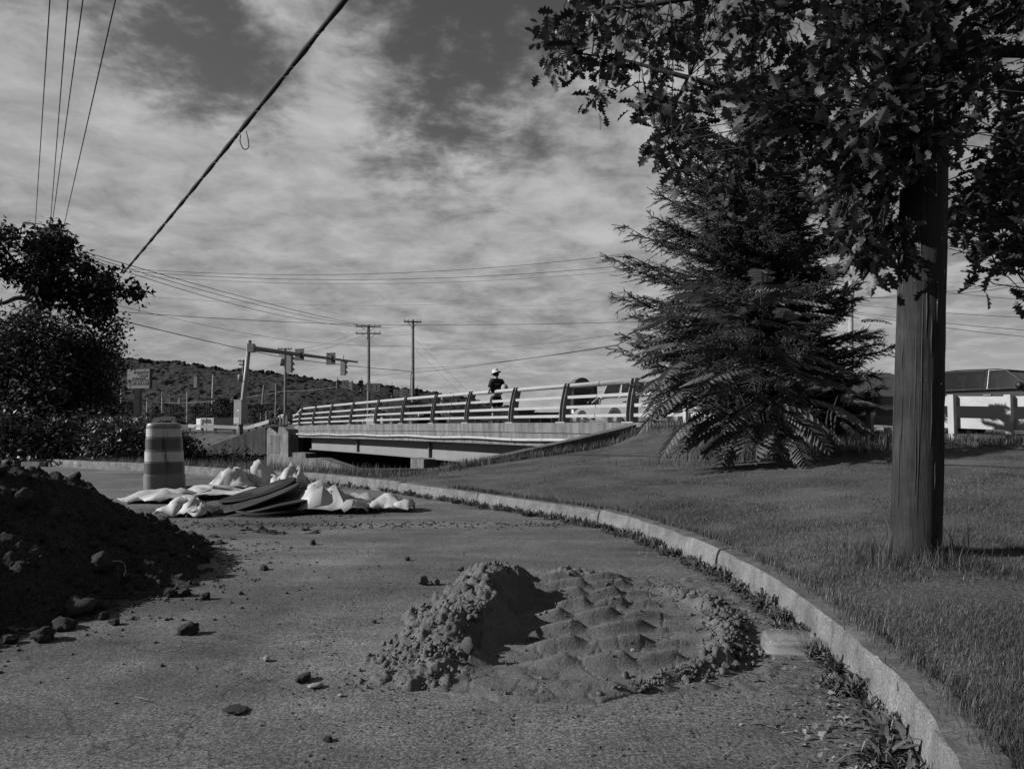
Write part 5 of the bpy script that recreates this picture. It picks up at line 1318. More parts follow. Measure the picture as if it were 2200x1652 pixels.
def mats():
    def disc(c, dia, tilt, heading, curl, label, mat, ring=None, seed=0, thick=.014):
        nr, na = 12, 56; vs = []
        for i in range(nr + 1):
            r = dia / 2 * i / nr
            for j in range(na):
                a = 2 * math.pi * j / na; x, y = r * math.cos(a), r * math.sin(a)
                z = curl * (x / (dia / 2)) ** 2 + .6 * curl * (y / (dia / 2)) * (x / (dia / 2)) + .012 * mnoise.noise(Vector((x * 3, y * 3, seed)))
                vs.append((x, y, z))
        fs = [(i * na + j, i * na + (j + 1) % na, (i + 1) * na + (j + 1) % na, (i + 1) * na + j) for i in range(nr) for j in range(na)]
        o = mesh_np('round_mat', vs, np.array(fs), mat, smooth=True); o.location = c; o.rotation_euler = Euler((tilt[0], tilt[1], heading), 'XYZ')
        so = o.modifiers.new('thickness', 'SOLIDIFY'); so.thickness = thick; so.offset = 0
        tag(o, label, 'mat', 'round mats dumped among the sacks')
        if ring:
            mb = MB(); pts = [(ring * dia / 2 * math.cos(a), ring * dia / 2 * math.sin(a), curl * (ring * math.cos(a)) ** 2 + .6 * curl * ring * ring * math.sin(a) * math.cos(a) + .012) for a in np.linspace(0, 2 * math.pi, 40)]
            mb.tube(pts, .012, 6).build('rim', m_matlt, o, True, local=True)
        return o
    def D(px, py, Y, *k, **kw): return disc(at(px, py, Y), *k, **kw)
    D(580, 1106, 8.35, 1.22, (.0, .0), 0, .0, 'lowest round dark mat lying flat under the others', m_mat, None, 1, .03)
    D(592, 1099, 8.45, 1.12, (.02, .05), .4, -.03, 'second dark round mat from the bottom of the pile', m_mat, None, 2, .03)
    D(600, 1092, 8.5, 1.06, (.02, .10), .9, -.05, 'dark round mat sagging to the ground on the right', m_mat, None, 6, .04)
    D(575, 1086, 8.55, 1.05, (.02, -.12), .2, -.03, 'added dark filler mat beneath the paler tilted one', m_mat, None, 7, .04)  # extra disc added to fill the dark underside of the pile
    D(593, 1074, 8.5, 0.98, (.13, -.14), 0, -.02, 'round paler mat tilted with its lit face up in the middle', m_matlt, None, 3, .02)
    D(549, 1066, 8.6, 1.04, (.15, -.27), .05, -.02, 'top round mat tilted up to the right', m_matlt, None, 4, .02)
    D(556, 1057, 8.85, .9, (.04, -.27), .3, .03, 'dark curled round mat peeping out behind the top one', m_mat, None, 5, .02)
mats()

def small_things():
    # clear plastic tray by the kerb
    g = gr(1698, 1400); root = thing('plastic_container', 'clear empty plastic food container lying by the kerb', 'container', g, R(-6))
    def shell(w, d, h, z0, taper, nm, mb=None):
        mb = MB(); n = 40; vs = []; rows = [(0, 1), (.012, 1.0), (.02, .96), (h * .6, .95), (h, .89), (h + .005, .84)]
        for z, s in rows:
            for j in range(n):
                a = 2 * math.pi * j / n; c, sn = math.cos(a), math.sin(a); k = 1 / (abs(c) ** 6 + abs(sn) ** 6) ** (1 / 6); rib = 1 + (.018 * math.cos(a * 20) if 1 < rows.index((z, s)) < 5 else 0)
                vs.append((w / 2 * c * k * s * rib, d / 2 * sn * k * s * rib, z0 + z))
        m = len(rows); fs = [(i * n + j, i * n + (j + 1) % n, (i + 1) * n + (j + 1) % n, (i + 1) * n + j) for i in range(m - 1) for j in range(n)] + [tuple((m - 1) * n + j for j in range(n))]
        mb.add(vs, fs).build(nm, m_clear, root, True, local=True)
    shell(.235, .17, .06, .012, 1, 'lid'); shell(.23, .165, .010, 0, 1, 'base')
    g = gr(1775, 1385); b = thing('plastic_bottle', 'crushed clear bottle leaning in the kerb gutter', 'bottle', g)
    MB().tube([g + Vector((-.03, .09, .03)), g + Vector((0, .05, .035)), g + Vector((.02, 0, .03)), g + Vector((.035, -.05, .028)), g + Vector((.045, -.085, .025))], [.012, .03, .026, .03, .028], 12).build('body', m_clear, b, True)
    MB().tube([g + Vector((-.035, .105, .03)), g + Vector((-.03, .09, .03))], .013, 10).build('cap', m_whitep, b)
    # timber block with a dark end by the far kerb
    a = gr(49, 1002); c = gr(88, 1002.5); bl = thing('timber_block', 'pale timber block with a black end against the far kerb', 'block', a)
    MB().bar(a + Vector((0, 0, .055)), c + Vector((0, 0, .055)), .10, .10).build('block', m_kerb, bl); d = gr(101, 1002.5); MB().bar(c + Vector((.01, 0, .05)), d + Vector((0, 0, .045)), .11, .095).build('dark_end', m_black, bl)
    # paper scraps
    for px, py, s, l in ((1690, 1338, .045, 'white paper scrap by the crumbled rim of the mud'), (1240, 905, .28, 'white cup stuck on the coping behind the railing')):
        p = gr(px, py) if py > 1000 else BL(line_Y(px), .33, ztop(20) + .0); mb = MB(); rnd = random.Random(int(px)); vs = [(p.x + (i - 2) * s * .4, p.y + (j - 1) * s * .4, p.z + s * .5 * rnd.random()) for i in range(5) for j in range(3)]
        mb.add(vs, [(i * 3 + j, i * 3 + j + 1, i * 3 + j + 4, i * 3 + j + 3) for i in range(4) for j in range(2)]); o = mb.build('paper_scrap', m_whitep); tag(o, l, 'paper')
    # root fibre arched over the heap
    p = at(250, 1205, 3.9); o = MB().tube(catmull([p + Vector((-.02, 0, .0)), p + Vector((.01, 0, .0)), p + Vector((.04, 0, -.01)), p + Vector((.05, 0, -.05)), p + Vector((.04, 0, -.075))], 5), .0010, 5).build('root_fibre', m_litter); tag(o, 'thin pale root arching out of the soil heap', 'root')
small_things()

# ------------------------------------------------------------------ person on the bridge
def person():
    Y = 24.75; f = at(1067, 909.5, Y); rz = R(28)
    z0 = ztop(24) - .02; f.z = z0
    bw = 1.22
    root = thing('person', 'person in pale brimmed hat, black T-shirt and dark shorts carrying a grey bag', 'person', f, rz)
    # local frame: x to the person's right as seen from behind, y the way they face
    def skin(name, pts, edges, rad, mat, parent=root, sub=2):
        me = bpy.data.meshes.new(name); me.from_pydata(pts, edges, []); me.update(); o = put(name, me, parent, True); me.materials.append(mat)
        o.modifiers.new('skin', 'SKIN'); sd = me.skin_vertices[0].data
        for i, r in enumerate(rad): sd[i].radius = (r, r) if isinstance(r, (int, float)) else r
        sd[0].use_root = True; o.modifiers.new('smooth', 'SUBSURF').levels = sub; o.modifiers['smooth'].render_levels = sub; o.modifiers['skin'].use_smooth_shade = True; return o
    H = [(0, 0, .95), (0, .02, 1.15), (0, .0, 1.36), (0, .02, 1.48), (0, .05, 1.56), (0, .07, 1.66), (0, .075, 1.72),            # 0-6 spine, neck, head
         (-.10, 0, .90), (-.11, .04, .50), (-.12, .02, .09), (-.13, .14, .03), (.10, 0, .90), (.12, -.02, .50), (.13, -.04, .09), (.14, .09, .03),   # 7-14 legs
         (-.19, .0, 1.42), (-.27, -.04, 1.14), (-.22, .17, 1.02), (-.17, .24, 1.03), (.19, -.01, 1.41), (.27, -.05, 1.13), (.22, .14, .98), (.16, .22, 1.0)]     # 15-22 arms
    E = [(0, 1), (1, 2), (2, 3), (3, 4), (4, 5), (5, 6), (0, 7), (7, 8), (8, 9), (9, 10), (0, 11), (11, 12), (12, 13), (13, 14), (2, 15), (15, 16), (16, 17), (17, 18), (2, 19), (19, 20), (20, 21), (21, 22)]
    rr = [(.15, .11), (.14, .10), (.15, .10), .055, .075, .088, .06, .085, .058, .038, .032, .085, .058, .038, .032, .058, .042, .032, .03, .058, .042, .032, .03]
    skin('body', H, E, rr, m_skin)
    for s in (-1, 1):                                     # fingers of each hand, curled
        for k in range(5):
            w = Vector((s * .165, .25, 1.03 if s < 0 else 1.0)); d = Vector((-s * (.035 + .004 * k), .03 - .008 * k, -.012 * k + .015)); MB().tube([w, w + d * .8, w + d * 1.25 + Vector((0, 0, -.02))], [.009, .009, .006], 6).build('finger', m_skin, root, True, local=True)
    # shirt: torso plus short sleeves as one skin
    skin('shirt', [(0, 0, .97), (0, .015, 1.12), (0, .0, 1.33), (0, .01, 1.43), (-.17, .0, 1.41), (-.245, -.02, 1.25), (-.275, -.03, 1.17), (.17, -.01, 1.40), (.245, -.03, 1.25), (.275, -.04, 1.17), (0, .02, 1.49)],
         [(0, 1), (1, 2), (2, 3), (3, 4), (4, 5), (5, 6), (3, 7), (7, 8), (8, 9), (3, 10)], [(.225, .165), (.22, .16), (.235, .155), (.17, .13), .10, .09, .085, .10, .09, .085, .08], m_shirt)
    skin('shorts', [(0, 0, .98), (0, 0, .88), (-.11, .01, .78), (-.125, .03, .53), (.11, 0, .78), (.13, -.01, .53)], [(0, 1), (1, 2), (2, 3), (1, 4), (4, 5)], [(.225, .17), (.22, .17), .15, .145, .15, .145], m_short)
    for s, y in ((-1, .0), (1, -.06)): skin('shoe', [(s * .13, y - .04, .05), (s * .135, y + .08, .045), (s * .14, y + .19, .035)], [(0, 1), (1, 2)], [.05, .055, .042], m_black)
    # head: nose, ears, eyes, mouth on the far side, dark hair at the nape
    MB().tube([(0, .15, 1.645), (0, .178, 1.625)], [.012, .016], 6).build('nose', m_skin, root, local=True)
    for s in (-1, 1):
        MB().tube([(s * .085, .06, 1.66), (s * .10, .05, 1.64), (s * .088, .06, 1.615)], [.01, .016, .01], 6).build('ear', m_skin, root, local=True); MB().tube([(s * .035, .147, 1.665), (s * .035, .156, 1.665)], .012, 8).build('eye', m_black, root, local=True)
    MB().tube([(-.025, .145, 1.585), (.025, .145, 1.585)], .006, 6).build('mouth', m_short, root, local=True)
    mb = MB(); vs = []
    hp = [(.094, 1.585), (.098, 1.63), (.098, 1.70), (.07, 1.76)]; mb.lathe(hp, 20, lambda p: Vector((p.x, p.y * 1.0 + .055, p.z))); mb.build('hair', m_short, root, True, local=True)
    # brimmed hat, tipped down to the front left
    prof = [(.175, -.03), (.185, -.028), (.15, -.004), (.108, .01), (.104, .06), (.092, .10), (.06, .118), (.0, .12)]
    tl = Euler((R(-14), R(-12), 0)).to_matrix(); MB().lathe(prof, 28, lambda p: tl @ Vector((p.x, p.y * 1.08, p.z)) + Vector((-.005, .06, 1.705))).build('hat', m_hat, root, True, local=True)
    bg = thing('shoulder_bag', 'grey bag slung on the right shoulder of the person on the bridge', 'bag', f, rz)
    skin('pouch', [(.15, -.26, 1.00), (.16, -.28, 1.15), (.165, -.25, 1.32)], [(0, 1), (1, 2)], [.12, .135, .10], m_bag, bg)
    MB().tube(catmull([(.20, -.14, 1.30), (.19, -.02, 1.47), (.16, .10, 1.40), (.14, .13, 1.2)], 5), .016, 6).build('strap', m_short, bg, True, local=True)
person()

# ------------------------------------------------------------------ vehicles
def loft(secs):
    m = len(secs[0]); mb = MB(); vs = [p for s in secs for p in s]; n = len(secs)
    fs = [(i * m + j, i * m + (j + 1) % m, (i + 1) * m + (j + 1) % m, (i + 1) * m + j) for i in range(n - 1) for j in range(m)] + [tuple(range(m))[::-1], tuple((n - 1) * m + j for j in range(m))]
    return mb.add(vs, fs)
def car(name, label, cat, loc, rotz, paint, L=4.6, W=1.85, H=1.7, belt=1.02, hood=1.0, rear='suv', group=None, bed=False):
    root = thing(name, label, cat, loc, rotz, group); hw = W / 2; l = L / 2
    def sec(x, zb, zt, w): return [(x, -w * .93, zb), (x, -w, zb + .12), (x, -w, zb + (zt - zb) * .55), (x, -w * .965, zt - .07), (x, -w * .88, zt), (x, w * .88, zt), (x, w * .965, zt - .07), (x, w, zb + (zt - zb) * .55), (x, w, zb + .12), (x, w * .93, zb)]
    if rear == 'sedan': st = [(-l, .45, .72, .82), (-l + .06, .32, .92, .93), (-l + .5, .26, belt - .02, 1), (-.2 * L, .22, belt, 1), (.12 * L, .22, belt, 1), (.24 * L, .22, belt - .04, 1), (l - .5, .24, hood - .12, .98), (l - .12, .28, hood - .24, .92), (l, .42, .62, .8)]
    else: st = [(-l, .5, belt - .08, .84), (-l + .05, .36, belt - .01, .93), (-l + .5, .3, belt, 1), (-.1 * L, .28, belt, 1), (.16 * L, .28, belt, 1), (.22 * L, .28, belt - .02, 1), (l - .45, .3, hood - .05, .98), (l - .10, .32, hood - .14, .93), (l, .46, .7, .84)]
    loft([sec(x, a, b, w * hw) for x, a, b, w in st]).build('body', paint, root, False, local=True)
    if rear == 'sedan': gh = [(-.36 * L, belt - .02, belt + .01, .86), (-.22 * L, belt - .02, H - .05, .76), (-.05 * L, belt - .02, H, .76), (.06 * L, belt - .02, H - .03, .76), (.23 * L, belt - .04, belt - .01, .86)]
    else: gh = [(-.485 * L, belt - .02, belt + .01, .88), (-.445 * L, belt - .02, H - .07, .80), (-.2 * L, belt - .02, H, .80), (.02 * L, belt - .02, H - .02, .80), (.08 * L, belt - .02, H - .07, .80), (.235 * L, belt - .03, belt, .88)]
    hz = lambda z, zt: .92 * hw - (.92 * hw - .78 * hw) * min(1, max(0, (z - belt) / max(.05, H - belt)))
    def gsec(x, zb, zt, w):
        a = .92 * hw; b = hz(zt, H) ; return [(x, -a, zb), (x, -b, zt - .04 if zt > belt + .1 else zt - .005), (x, -b * .86, zt), (x, b * .86, zt), (x, b, zt - .04 if zt > belt + .1 else zt - .005), (x, a, zb)]
    secs = [gsec(*g_) for g_ in gh]
    # roof skin, pillars: frame only, so that one looks through the glass
    roofz = [(g_[0], g_[2]) for g_ in gh]
    rf = MB(); R_ = [(x, z) for x, z in roofz if z > belt + .2]; vs = []
    for x, z in R_: b = hz(z, H); vs += [(x, -b, z - .05), (x, -b * .86, z), (x, b * .86, z), (x, b, z - .05), (x, b * .84, z - .05), (x, -b * .84, z - .05)]
    n = len(R_); rf.add(vs, [(i * 6 + j, i * 6 + (j + 1) % 6, i * 6 + 6 + (j + 1) % 6, i * 6 + 6 + j) for i in range(n - 1) for j in range(6)] + [tuple(range(6))[::-1], tuple((n - 1) * 6 + j for j in range(6))]); rf.build('roof', paint, root, True, local=True)
    xr0, zr0 = R_[0]; xr1, zr1 = R_[-1]; xb0 = gh[0][0]; xb1 = gh[-1][0]
    piers = [(xb0 + .02, xr0 + .02), (xb1 - .03, xr1 - .02)] + [(x, x - .0) for x in ((-.27 * L, -.02 * L, ) if rear != 'sedan' else (-.07 * L,))]
    for xa, xt in piers:
        for s in (-1, 1): MB().bar((xa, s * .905 * hw, belt - .02), (xt, s * (hz(H, H) - .02), H - .05 if abs(xa - xt) < .01 else (zr0 if xa < 0 else zr1) - .04), .05, .085, (1, 0, 0)).build('pillar', m_tyre if paint is m_cardark else paint, root, local=True)
    def pane(pts, nm): MB().add(pts, [tuple(range(len(pts)))]).build(nm, m_glass, root, local=True)
    def sy(z): return hz(z, H) + .004
    zt_ = H - .06
    xs = [xb0 + .08] + ([-.27 * L, -.02 * L] if rear != 'sedan' else [-.07 * L]) + [xb1 - .10]
    for s in (-1, 1):
        for i in range(len(xs) - 1):
            a, b = xs[i] + (.05 if i else 0), xs[i + 1] - (.05 if i < len(xs) - 2 else 0); at_, bt_ = (xr0 + .07 if i == 0 else a), (xr1 - .03 if i == len(xs) - 2 else b)
            pts = [(a, s * sy(belt), belt + .01), (b, s * sy(belt), belt + .01), (bt_, s * sy(zt_), zt_), (at_, s * sy(zt_), zt_)]; pane(pts, 'side_window')
            MB().tube(pts + [pts[0]], .006, 5, False).build('window_trim', m_chrome, root, local=True)
    w0 = .86 * hw; w1 = .74 * hw
    pane([(xb1 - .01, -w0, belt), (xb1 - .01, w0, belt), (xr1, w1, zr1 - .03), (xr1, -w1, zr1 - .03)], 'windscreen'); pane([(xb0 + .0, -w0, belt + .02), (xb0, w0, belt + .02), (xr0 - .01, w1, zr0 - .03), (xr0 - .01, -w1, zr0 - .03)], 'rear_window')
    wr = .34
    for x in (-.30 * L, .31 * L):
        for s in (-1, 1):
            MB().tube([(x, s * (hw - .25), wr), (x, s * (hw + .004), wr)], wr * 1.13, 22).build('wheel_arch', m_black, root, local=True)
            wroot = thing('wheel', None, None, (x, s * (hw - .02), wr)); wroot.parent = root
            tf = lambda p, s=s: Vector((p.x, s * p.z, p.y))
            MB().lathe([(wr * .66, -.2), (wr * .97, -.19), (wr, -.12), (wr, .0), (wr * .97, .035), (wr * .66, .04), (wr * .66, -.2)], 24, tf).build('tyre', m_tyre, wroot, True, local=True)
            rim = MB().lathe([(.0, .028), (wr * .18, .03), (wr * .62, .01), (wr * .66, .036)], 24, tf); rim.build('rim', m_rim, wroot, local=True)
            for q in range(5):
                a = q * 1.257; MB().prism([(wr * .25, -.02), (wr * .58, -.04), (wr * .58, .04), (wr * .25, .02)], .024, .034, lambda u, v, h, a=a, s=s: Vector((u * math.cos(a) - v * math.sin(a), s * h, u * math.sin(a) + v * math.cos(a)))).build('spoke', m_black, wroot, local=True)
    for s in (-1, 1):
        MB().box((l - .10, s * hw * .72, hood - .24), (.14, .30, .15)).build('headlight', m_lamp, root, local=True); MB().box((-l + .03, s * hw * .84, belt - .16), (.08, .16, .26)).build('tail_light', m_signmid, root, local=True)
        mr_ = MB(); mr_.lathe([(0, -.09), (.06, -.085), (.085, -.03), (.085, .03), (.06, .07), (0, .08)], 12, lambda p, s=s: Vector((.175 * L + p.z * .9, s * (hw + .11) + p.x, belt + .07 + p.y))); mr_.build('mirror', m_black, root, True, local=True)
        MB().bar((.178 * L, s * (hw - .06), belt + .03), (.178 * L, s * (hw + .06), belt + .05), .05, .04).build('mirror_arm', m_black, root, local=True)
        for x in (-.20 * L, .0): MB().box((x, s * (hw + .006), belt - .14), (.18, .03, .035)).build('door_handle', m_chrome if paint is m_cardark else m_carmid, root, local=True)
    MB().box((l - .02, 0, hood - .30), (.06, hw * .95, .16)).build('grille', m_black, root, local=True); MB().box((0, 0, .5), (L * .86, W * .86, .4)).build('underbody', m_black, root, local=True)
    for x in (-.05 * L, -.24 * L):
        for s in (-.38, .38): MB().box((x, s * W * .6, belt + .05), (.14, .44, .5)).build('seat', m_black, root, local=True); MB().box((x - .02, s * W * .6, belt + .36), (.1, .24, .18)).build('headrest', m_black, root, local=True)
    return root
def vehicles():
    hd = math.atan2(-BU.y, -BU.x)          # heading toward the camera's right
    def on_road(px, Yq, q=3.2): 
        return None
    def place(px, q):
        # where the pixel column meets the lane at offset q
        a = (px - CX) / F; Y = (13.73 + BN.x * q + .594 * BN.y * q) / (a + .594); return Vector(((px - CX) / F * Y, Y, zroad(Y - BN.y * q)))
    p = place(2165, 8.6); p.z = .66; car('suv', 'dark sport utility vehicle passing behind the white fence at right', 'car', p, hd, m_cardark, 4.5, 1.9, 1.70, 1.16, 1.10)
    p = place(1430, 4.3); car('suv', 'pale sport utility vehicle behind the bridge railing by the sapling', 'car', p, hd, m_carlight, 4.6, 1.85, 1.56, 1.04, 1.02)
    p = place(1338, 6.4); car('sedan', 'pale sedan facing left behind the railing beside the motel sign', 'car', p, hd + math.pi, m_carlight, 4.6, 1.78, 1.42, .92, .92, 'sedan')
    p = place(893, 5.4); car('suv', 'dark sport utility vehicle with bright headlight crossing the bridge', 'car', p, hd, m_cardark, 4.7, 1.9, 1.55, 1.0, 1.0)
    p = place(822, 8.4); car('sedan', 'pale car at the far left of the vehicles on the bridge', 'car', p, hd + math.pi, m_carlight, 4.5, 1.8, 1.45, .95, .95, 'sedan')
vehicles()

# ------------------------------------------------------------------ street furniture beyond the bridge
def upole(px, ytop, ybase, Y, label, arms=(), transformer=False, r=.16, mat=m_farpole, lean=0, group='utility poles beyond the bridge', lamp=False):
    b = at(px + lean, ybase, Y); t = at(px, ytop, Y); root = thing('utility_pole', label, 'utility pole', b, group=group)
    MB().tube([b - Vector((0, 0, .6)), b, t], [r * 1.15, r * 1.1, r * .8], 10).build('shaft', mat, root, True)
    for py, w, ang in arms:
        c = at(px, py, Y) - Vector((0, r, 0)); d = Vector((math.cos(R(ang)), math.sin(R(ang)), 0)) * w / 2; a = MB().bar(c - d, c + d, .12, .14).build('crossarm', m_farpole, root)
        for k in (-.92, -.5, .5, .92): MB().tube([c + d * k + Vector((0, 0, .07)), c + d * k + Vector((0, 0, .3))], [.05, .035], 6).build('insulator', m_farpolelt, a)
        MB().bar(c + d * .55 + Vector((0, 0, -.06)), c - Vector((0, 0, .75)), .04, .04).build('brace', m_farpole, root); MB().bar(c - d * .55 + Vector((0, 0, -.06)), c - Vector((0, 0, .75)), .04, .04).build('brace', m_farpole, root)
    if transformer: 
        c = at(px - 6, transformer, Y) - Vector((0, .3, 0)); MB().lathe([(0, -.55), (.3, -.55), (.32, .4), (.25, .5), (0, .52)], 12, lambda p: p + c).build('transformer', m_farpolelt, root, True)
    return root
def wire(name, pts, sag, r, label, mat=m_wire, group='overhead wires', n=22):
    mb = MB(); P = []
    for k in range(len(pts) - 1):
        a, b = Vector(pts[k]), Vector(pts[k + 1])
        for i in range(n + (1 if k == len(pts) - 2 else 0)): t = i / n; P.append(a.lerp(b, t) - Vector((0, 0, 4 * sag * t * (1 - t))))
    o = mb.tube(P, r, 5, False).build(name, mat, None, True); return tag(o, label, 'wire', group)

def overhead():
    T = at
    upole(792, 698, 907, 85, 'tall utility pole with two crossarms right of the signal arm', ((702, 2.9, 0), (717, 2.9, 0)), r=.19)
    upole(887, 687, 906, 80, 'tallest far utility pole with a single crossarm above the bridge', ((692, 1.9, 15),), r=.18)
    upole(613, 748, 912, 105, 'utility pole with a transformer behind the signal arm', ((750, 2.0, 0), (764, 1.6, 0)), 778, r=.2)
    upole(523, 773, 880, 118, 'utility pole just behind the signal mast', ((776, 1.6, 20), (784, 1.2, 20)), 812, r=.16, lean=-4)
    upole(458, 806, 900, 150, 'bare pale pole left of the signal mast', r=.2, mat=m_farpolelt, lean=-3)
    upole(567, 828, 905, 110, 'thin leaning pole left of the oval sign', r=.16, mat=m_farpole, lean=-6)
    upole(348, 842, 905, 190, 'slim pale pole behind the drum', ((846, 2.4, 0),), r=.16, mat=m_farpolelt)
    upole(316, 855, 900, 200, 'small far pole with a crossarm right of the car wash sign', ((858, 2.0, 0),), r=.2, mat=m_farpolelt)
    upole(261, 836, 905, 120, 'pale pole left of the car wash sign post', r=.16, mat=m_farpolelt)
    upole(402, 842, 905, 190, 'slim pole right of the drum top', r=.15, mat=m_farpolelt)
    upole(365, 850, 900, 210, 'faint far pole between the slim poles', ((853, 2.0, 0),), r=.16, mat=m_farpole)
    upole(1828, 605, 905, 42, 'utility pole rising behind the right side of the spruce', ((640, 1.2, 70),), r=.15, mat=m_farpolelt)
    # the heavy near cable
    a = T(740, 0, 6.0); b = T(268, 583, 17.2); d = (a - b); P = [b + d * t + Vector((0, 0, -.10 * 4 * t * (1 - t) * .35)) for t in np.linspace(-.02, 1.25, 60)]
    c = thing('overhead_cable', 'thick lashed black cable running down across the sky', 'cable', tuple(P[30]))
    MB().tube(P, [.026 + .006 * math.sin(i * 1.9) for i in range(60)], 8).build('bundle', m_wire, c, True)
    Pl = []
    for i, t in enumerate(np.linspace(-.02, 1.25, 400)): q = b + d * t + Vector((0, 0, -.14 * t * (1 - t))); Pl.append(q + Vector((.027 * math.cos(i * 1.1), .0, .027 * math.sin(i * 1.1))))
    MB().tube(Pl, .003, 4).build('lashing_wire', m_wire, c)
    q = b + d * .475; MB().tube(catmull([T(517, 290, 9.35), T(516, 306, 9.35), T(524, 321, 9.35), T(534, 317, 9.35), T(533, 300, 9.35), T(529, 283, 9.4)], 5), .007, 6).build('wire_loop', m_wire, c, True)
    for k, (x0, x1, y1, l) in enumerate(((107, 75, 497, 'leftmost of four thin wires climbing from the left tree'), (146, 107, 495, 'second of four thin wires climbing from the left tree'), (178, 110, 497, 'third of four thin wires climbing from the left tree'), (248, 133, 505, 'rightmost of four thin wires climbing from the left tree'))):
        A = T(x0, 0, 14 - k * .3); B = T(x1, y1, 31 - k * .5); D = A - B; wire('overhead_wire', [B - D * .1, B + D * 1.15], .0, .0125, l)
    W = lambda pts, sag, r, l, m=m_wire: wire('overhead_wire', [T(*p) for p in pts], sag, r, l, m)
    W([(170, 538, 40), (792, 701, 85)], .3, .022, 'upper of three wires running from the left tree to the two-crossarm pole'); W([(172, 545, 40), (784, 701, 85)], .5, .02, 'middle of three wires running from the left tree to the two-crossarm pole'); W([(172, 550, 40), (800, 703, 85)], .9, .02, 'lower of three wires running from the left tree to the two-crossarm pole')
    W([(230, 668, 60), (790, 698, 84), (1420, 690, 75)], .15, .024, 'dark level wire crossing behind the bridge'); W([(225, 680, 45), (620, 770, 75), (887, 798, 80)], .1, .030, 'black wire passing behind the signal arm'); W([(235, 652, 55), (620, 731, 85), (887, 744, 80)], .2, .018, 'thin wire falling toward the tallest far pole')
    W([(280, 578, 60), (1345, 546, 60)], 1.0, .017, 'highest long wire sagging to the spruce'); W([(285, 584, 60), (1410, 564, 60)], 1.0, .019, 'middle long wire sagging to the spruce'); W([(290, 592, 60), (1420, 574, 60)], 1.0, .015, 'lowest long wire sagging to the spruce', m_wirelt)
    W([(300, 636, 70), (1000, 652, 75), (1350, 638, 70)], .5, .012, 'faint pale wire low across the sky', m_wirelt); W([(893, 800, 80), (1330, 740, 50)], .15, .022, 'dark wire from the tallest far pole to the spruce'); W([(893, 792, 80), (1330, 742, 50)], .25, .018, 'second wire from the tallest far pole to the spruce'); W([(893, 750, 80), (1330, 718, 60)], .4, .011, 'faint wire above the person to the spruce')
    W([(889, 727, 80), (1006, 842, 60)], 0, .012, 'left guy wire slanting from the tallest far pole'); W([(889, 748, 80), (985, 842, 62)], 0, .010, 'right guy wire slanting from the tallest far pole')
    W([(620, 752, 105), (785, 706, 85)], .5, .016, 'short sagging wire between the transformer pole and the crossarms'); W([(620, 756, 105), (788, 716, 85)], .7, .014, 'lower short sagging wire beside the crossarms'); W([(795, 703, 85), (884, 695, 80)], .25, .018, 'short wire joining the two tall far poles')
    W([(797, 717, 85), (884, 718, 80)], .2, .016, 'lower short wire joining the two tall far poles'); W([(797, 805, 85), (886, 798, 80)], .15, .014, 'signal span wire between the two tall far poles'); W([(613, 840, 105), (790, 818, 85)], .3, .014, 'span wire carrying the hanging signals', m_wirelt)
    W([(340, 865, 150), (613, 840, 105)], .6, .018, 'pale wire low before the wooded hill', m_wirelt)
    for pts, sg, l in (([(1822, 643, 42), (2240, 602, 30)], .1, 'rising wire right of the pole'), ([(1822, 640, 42), (2240, 606, 34)], .25, 'second rising wire right of the pole'), ([(1828, 653, 42), (2240, 684, 30)], .1, 'falling wire above the dark vehicle'), ([(1828, 669, 42), (2240, 712, 28)], .1, 'thick falling wire above the dark vehicle'), ([(1828, 672, 42), (2240, 727, 28)], .12, 'lowest falling wire above the dark vehicle'), ([(1822, 600, 42), (2240, 648, 36)], .1, 'thin falling wire crossing behind the pole')):
        W(pts, sg, .012, l)
overhead()

def signal_head(name, label, c, face, mat, size=1.0, group='traffic signals'):
    """three-lamp signal, 1.05 m tall; face = heading of the lenses in degrees"""
    root = thing(name, label, 'traffic signal', c, R(face), group)
    MB().box((0, 0, 0), (.22 * size, .34 * size, 1.06 * size)).build('housing', mat, root, local=True)
    for k in (-1, 0, 1):
        z = k * .34 * size; MB().lathe([(.001, .0), (.14 * size, .0), (.15 * size, .02)], 14, lambda p: Vector((.115 * size + p.z, p.x, z + p.y))).build('lens', m_signdk if k > -1 else m_lamp, root, local=True)
        n = 10; vs = []
        for i in range(n + 1):
            a = math.pi * (-.1 + 1.2 * i / n)
            for x in (.11, .34): vs.append((x * size, .155 * size * math.cos(a), z + .155 * size * math.sin(a)))
        MB().add(vs, [(2 * i, 2 * i + 1, 2 * i + 3, 2 * i + 2) for i in range(n)]).build('visor', mat, root, local=True)
    MB().tube([(0, 0, .5 * size), (0, 0, .85 * size)], .03, 6).build('hanger', m_galv, root, local=True)
    return root
def sign_plate(name, label, c, w, h, face, front, post=None, arrow=None, group=None, back=m_signmid):
    root = thing(name, label, 'sign', c, R(face), group); MB().box((0, 0, 0), (.03, w, h)).build('plate', back, root, local=True)
    MB().box((.019, 0, 0), (.006, w * .94, h * .94)).build('face', front, root, local=True)
    if arrow:
        pts = {'up': [(-.04, -.32), (.04, -.32), (.04, .12), (.13, .12), (0, .34), (-.13, .12), (-.04, .12)], 'left': [(.16, -.3), (.24, -.3), (.22, .08), (.1, .2), (-.05, .2), (-.05, .32), (-.28, .15), (-.05, 0), (-.05, .1), (.08, .1), (.15, .03)]}[arrow]
        MB().prism([(x * w, y * h) for x, y in pts], .023, .028, lambda x, y, q: Vector((q, x, y))).build('arrow', m_black, root, local=True)
    return root

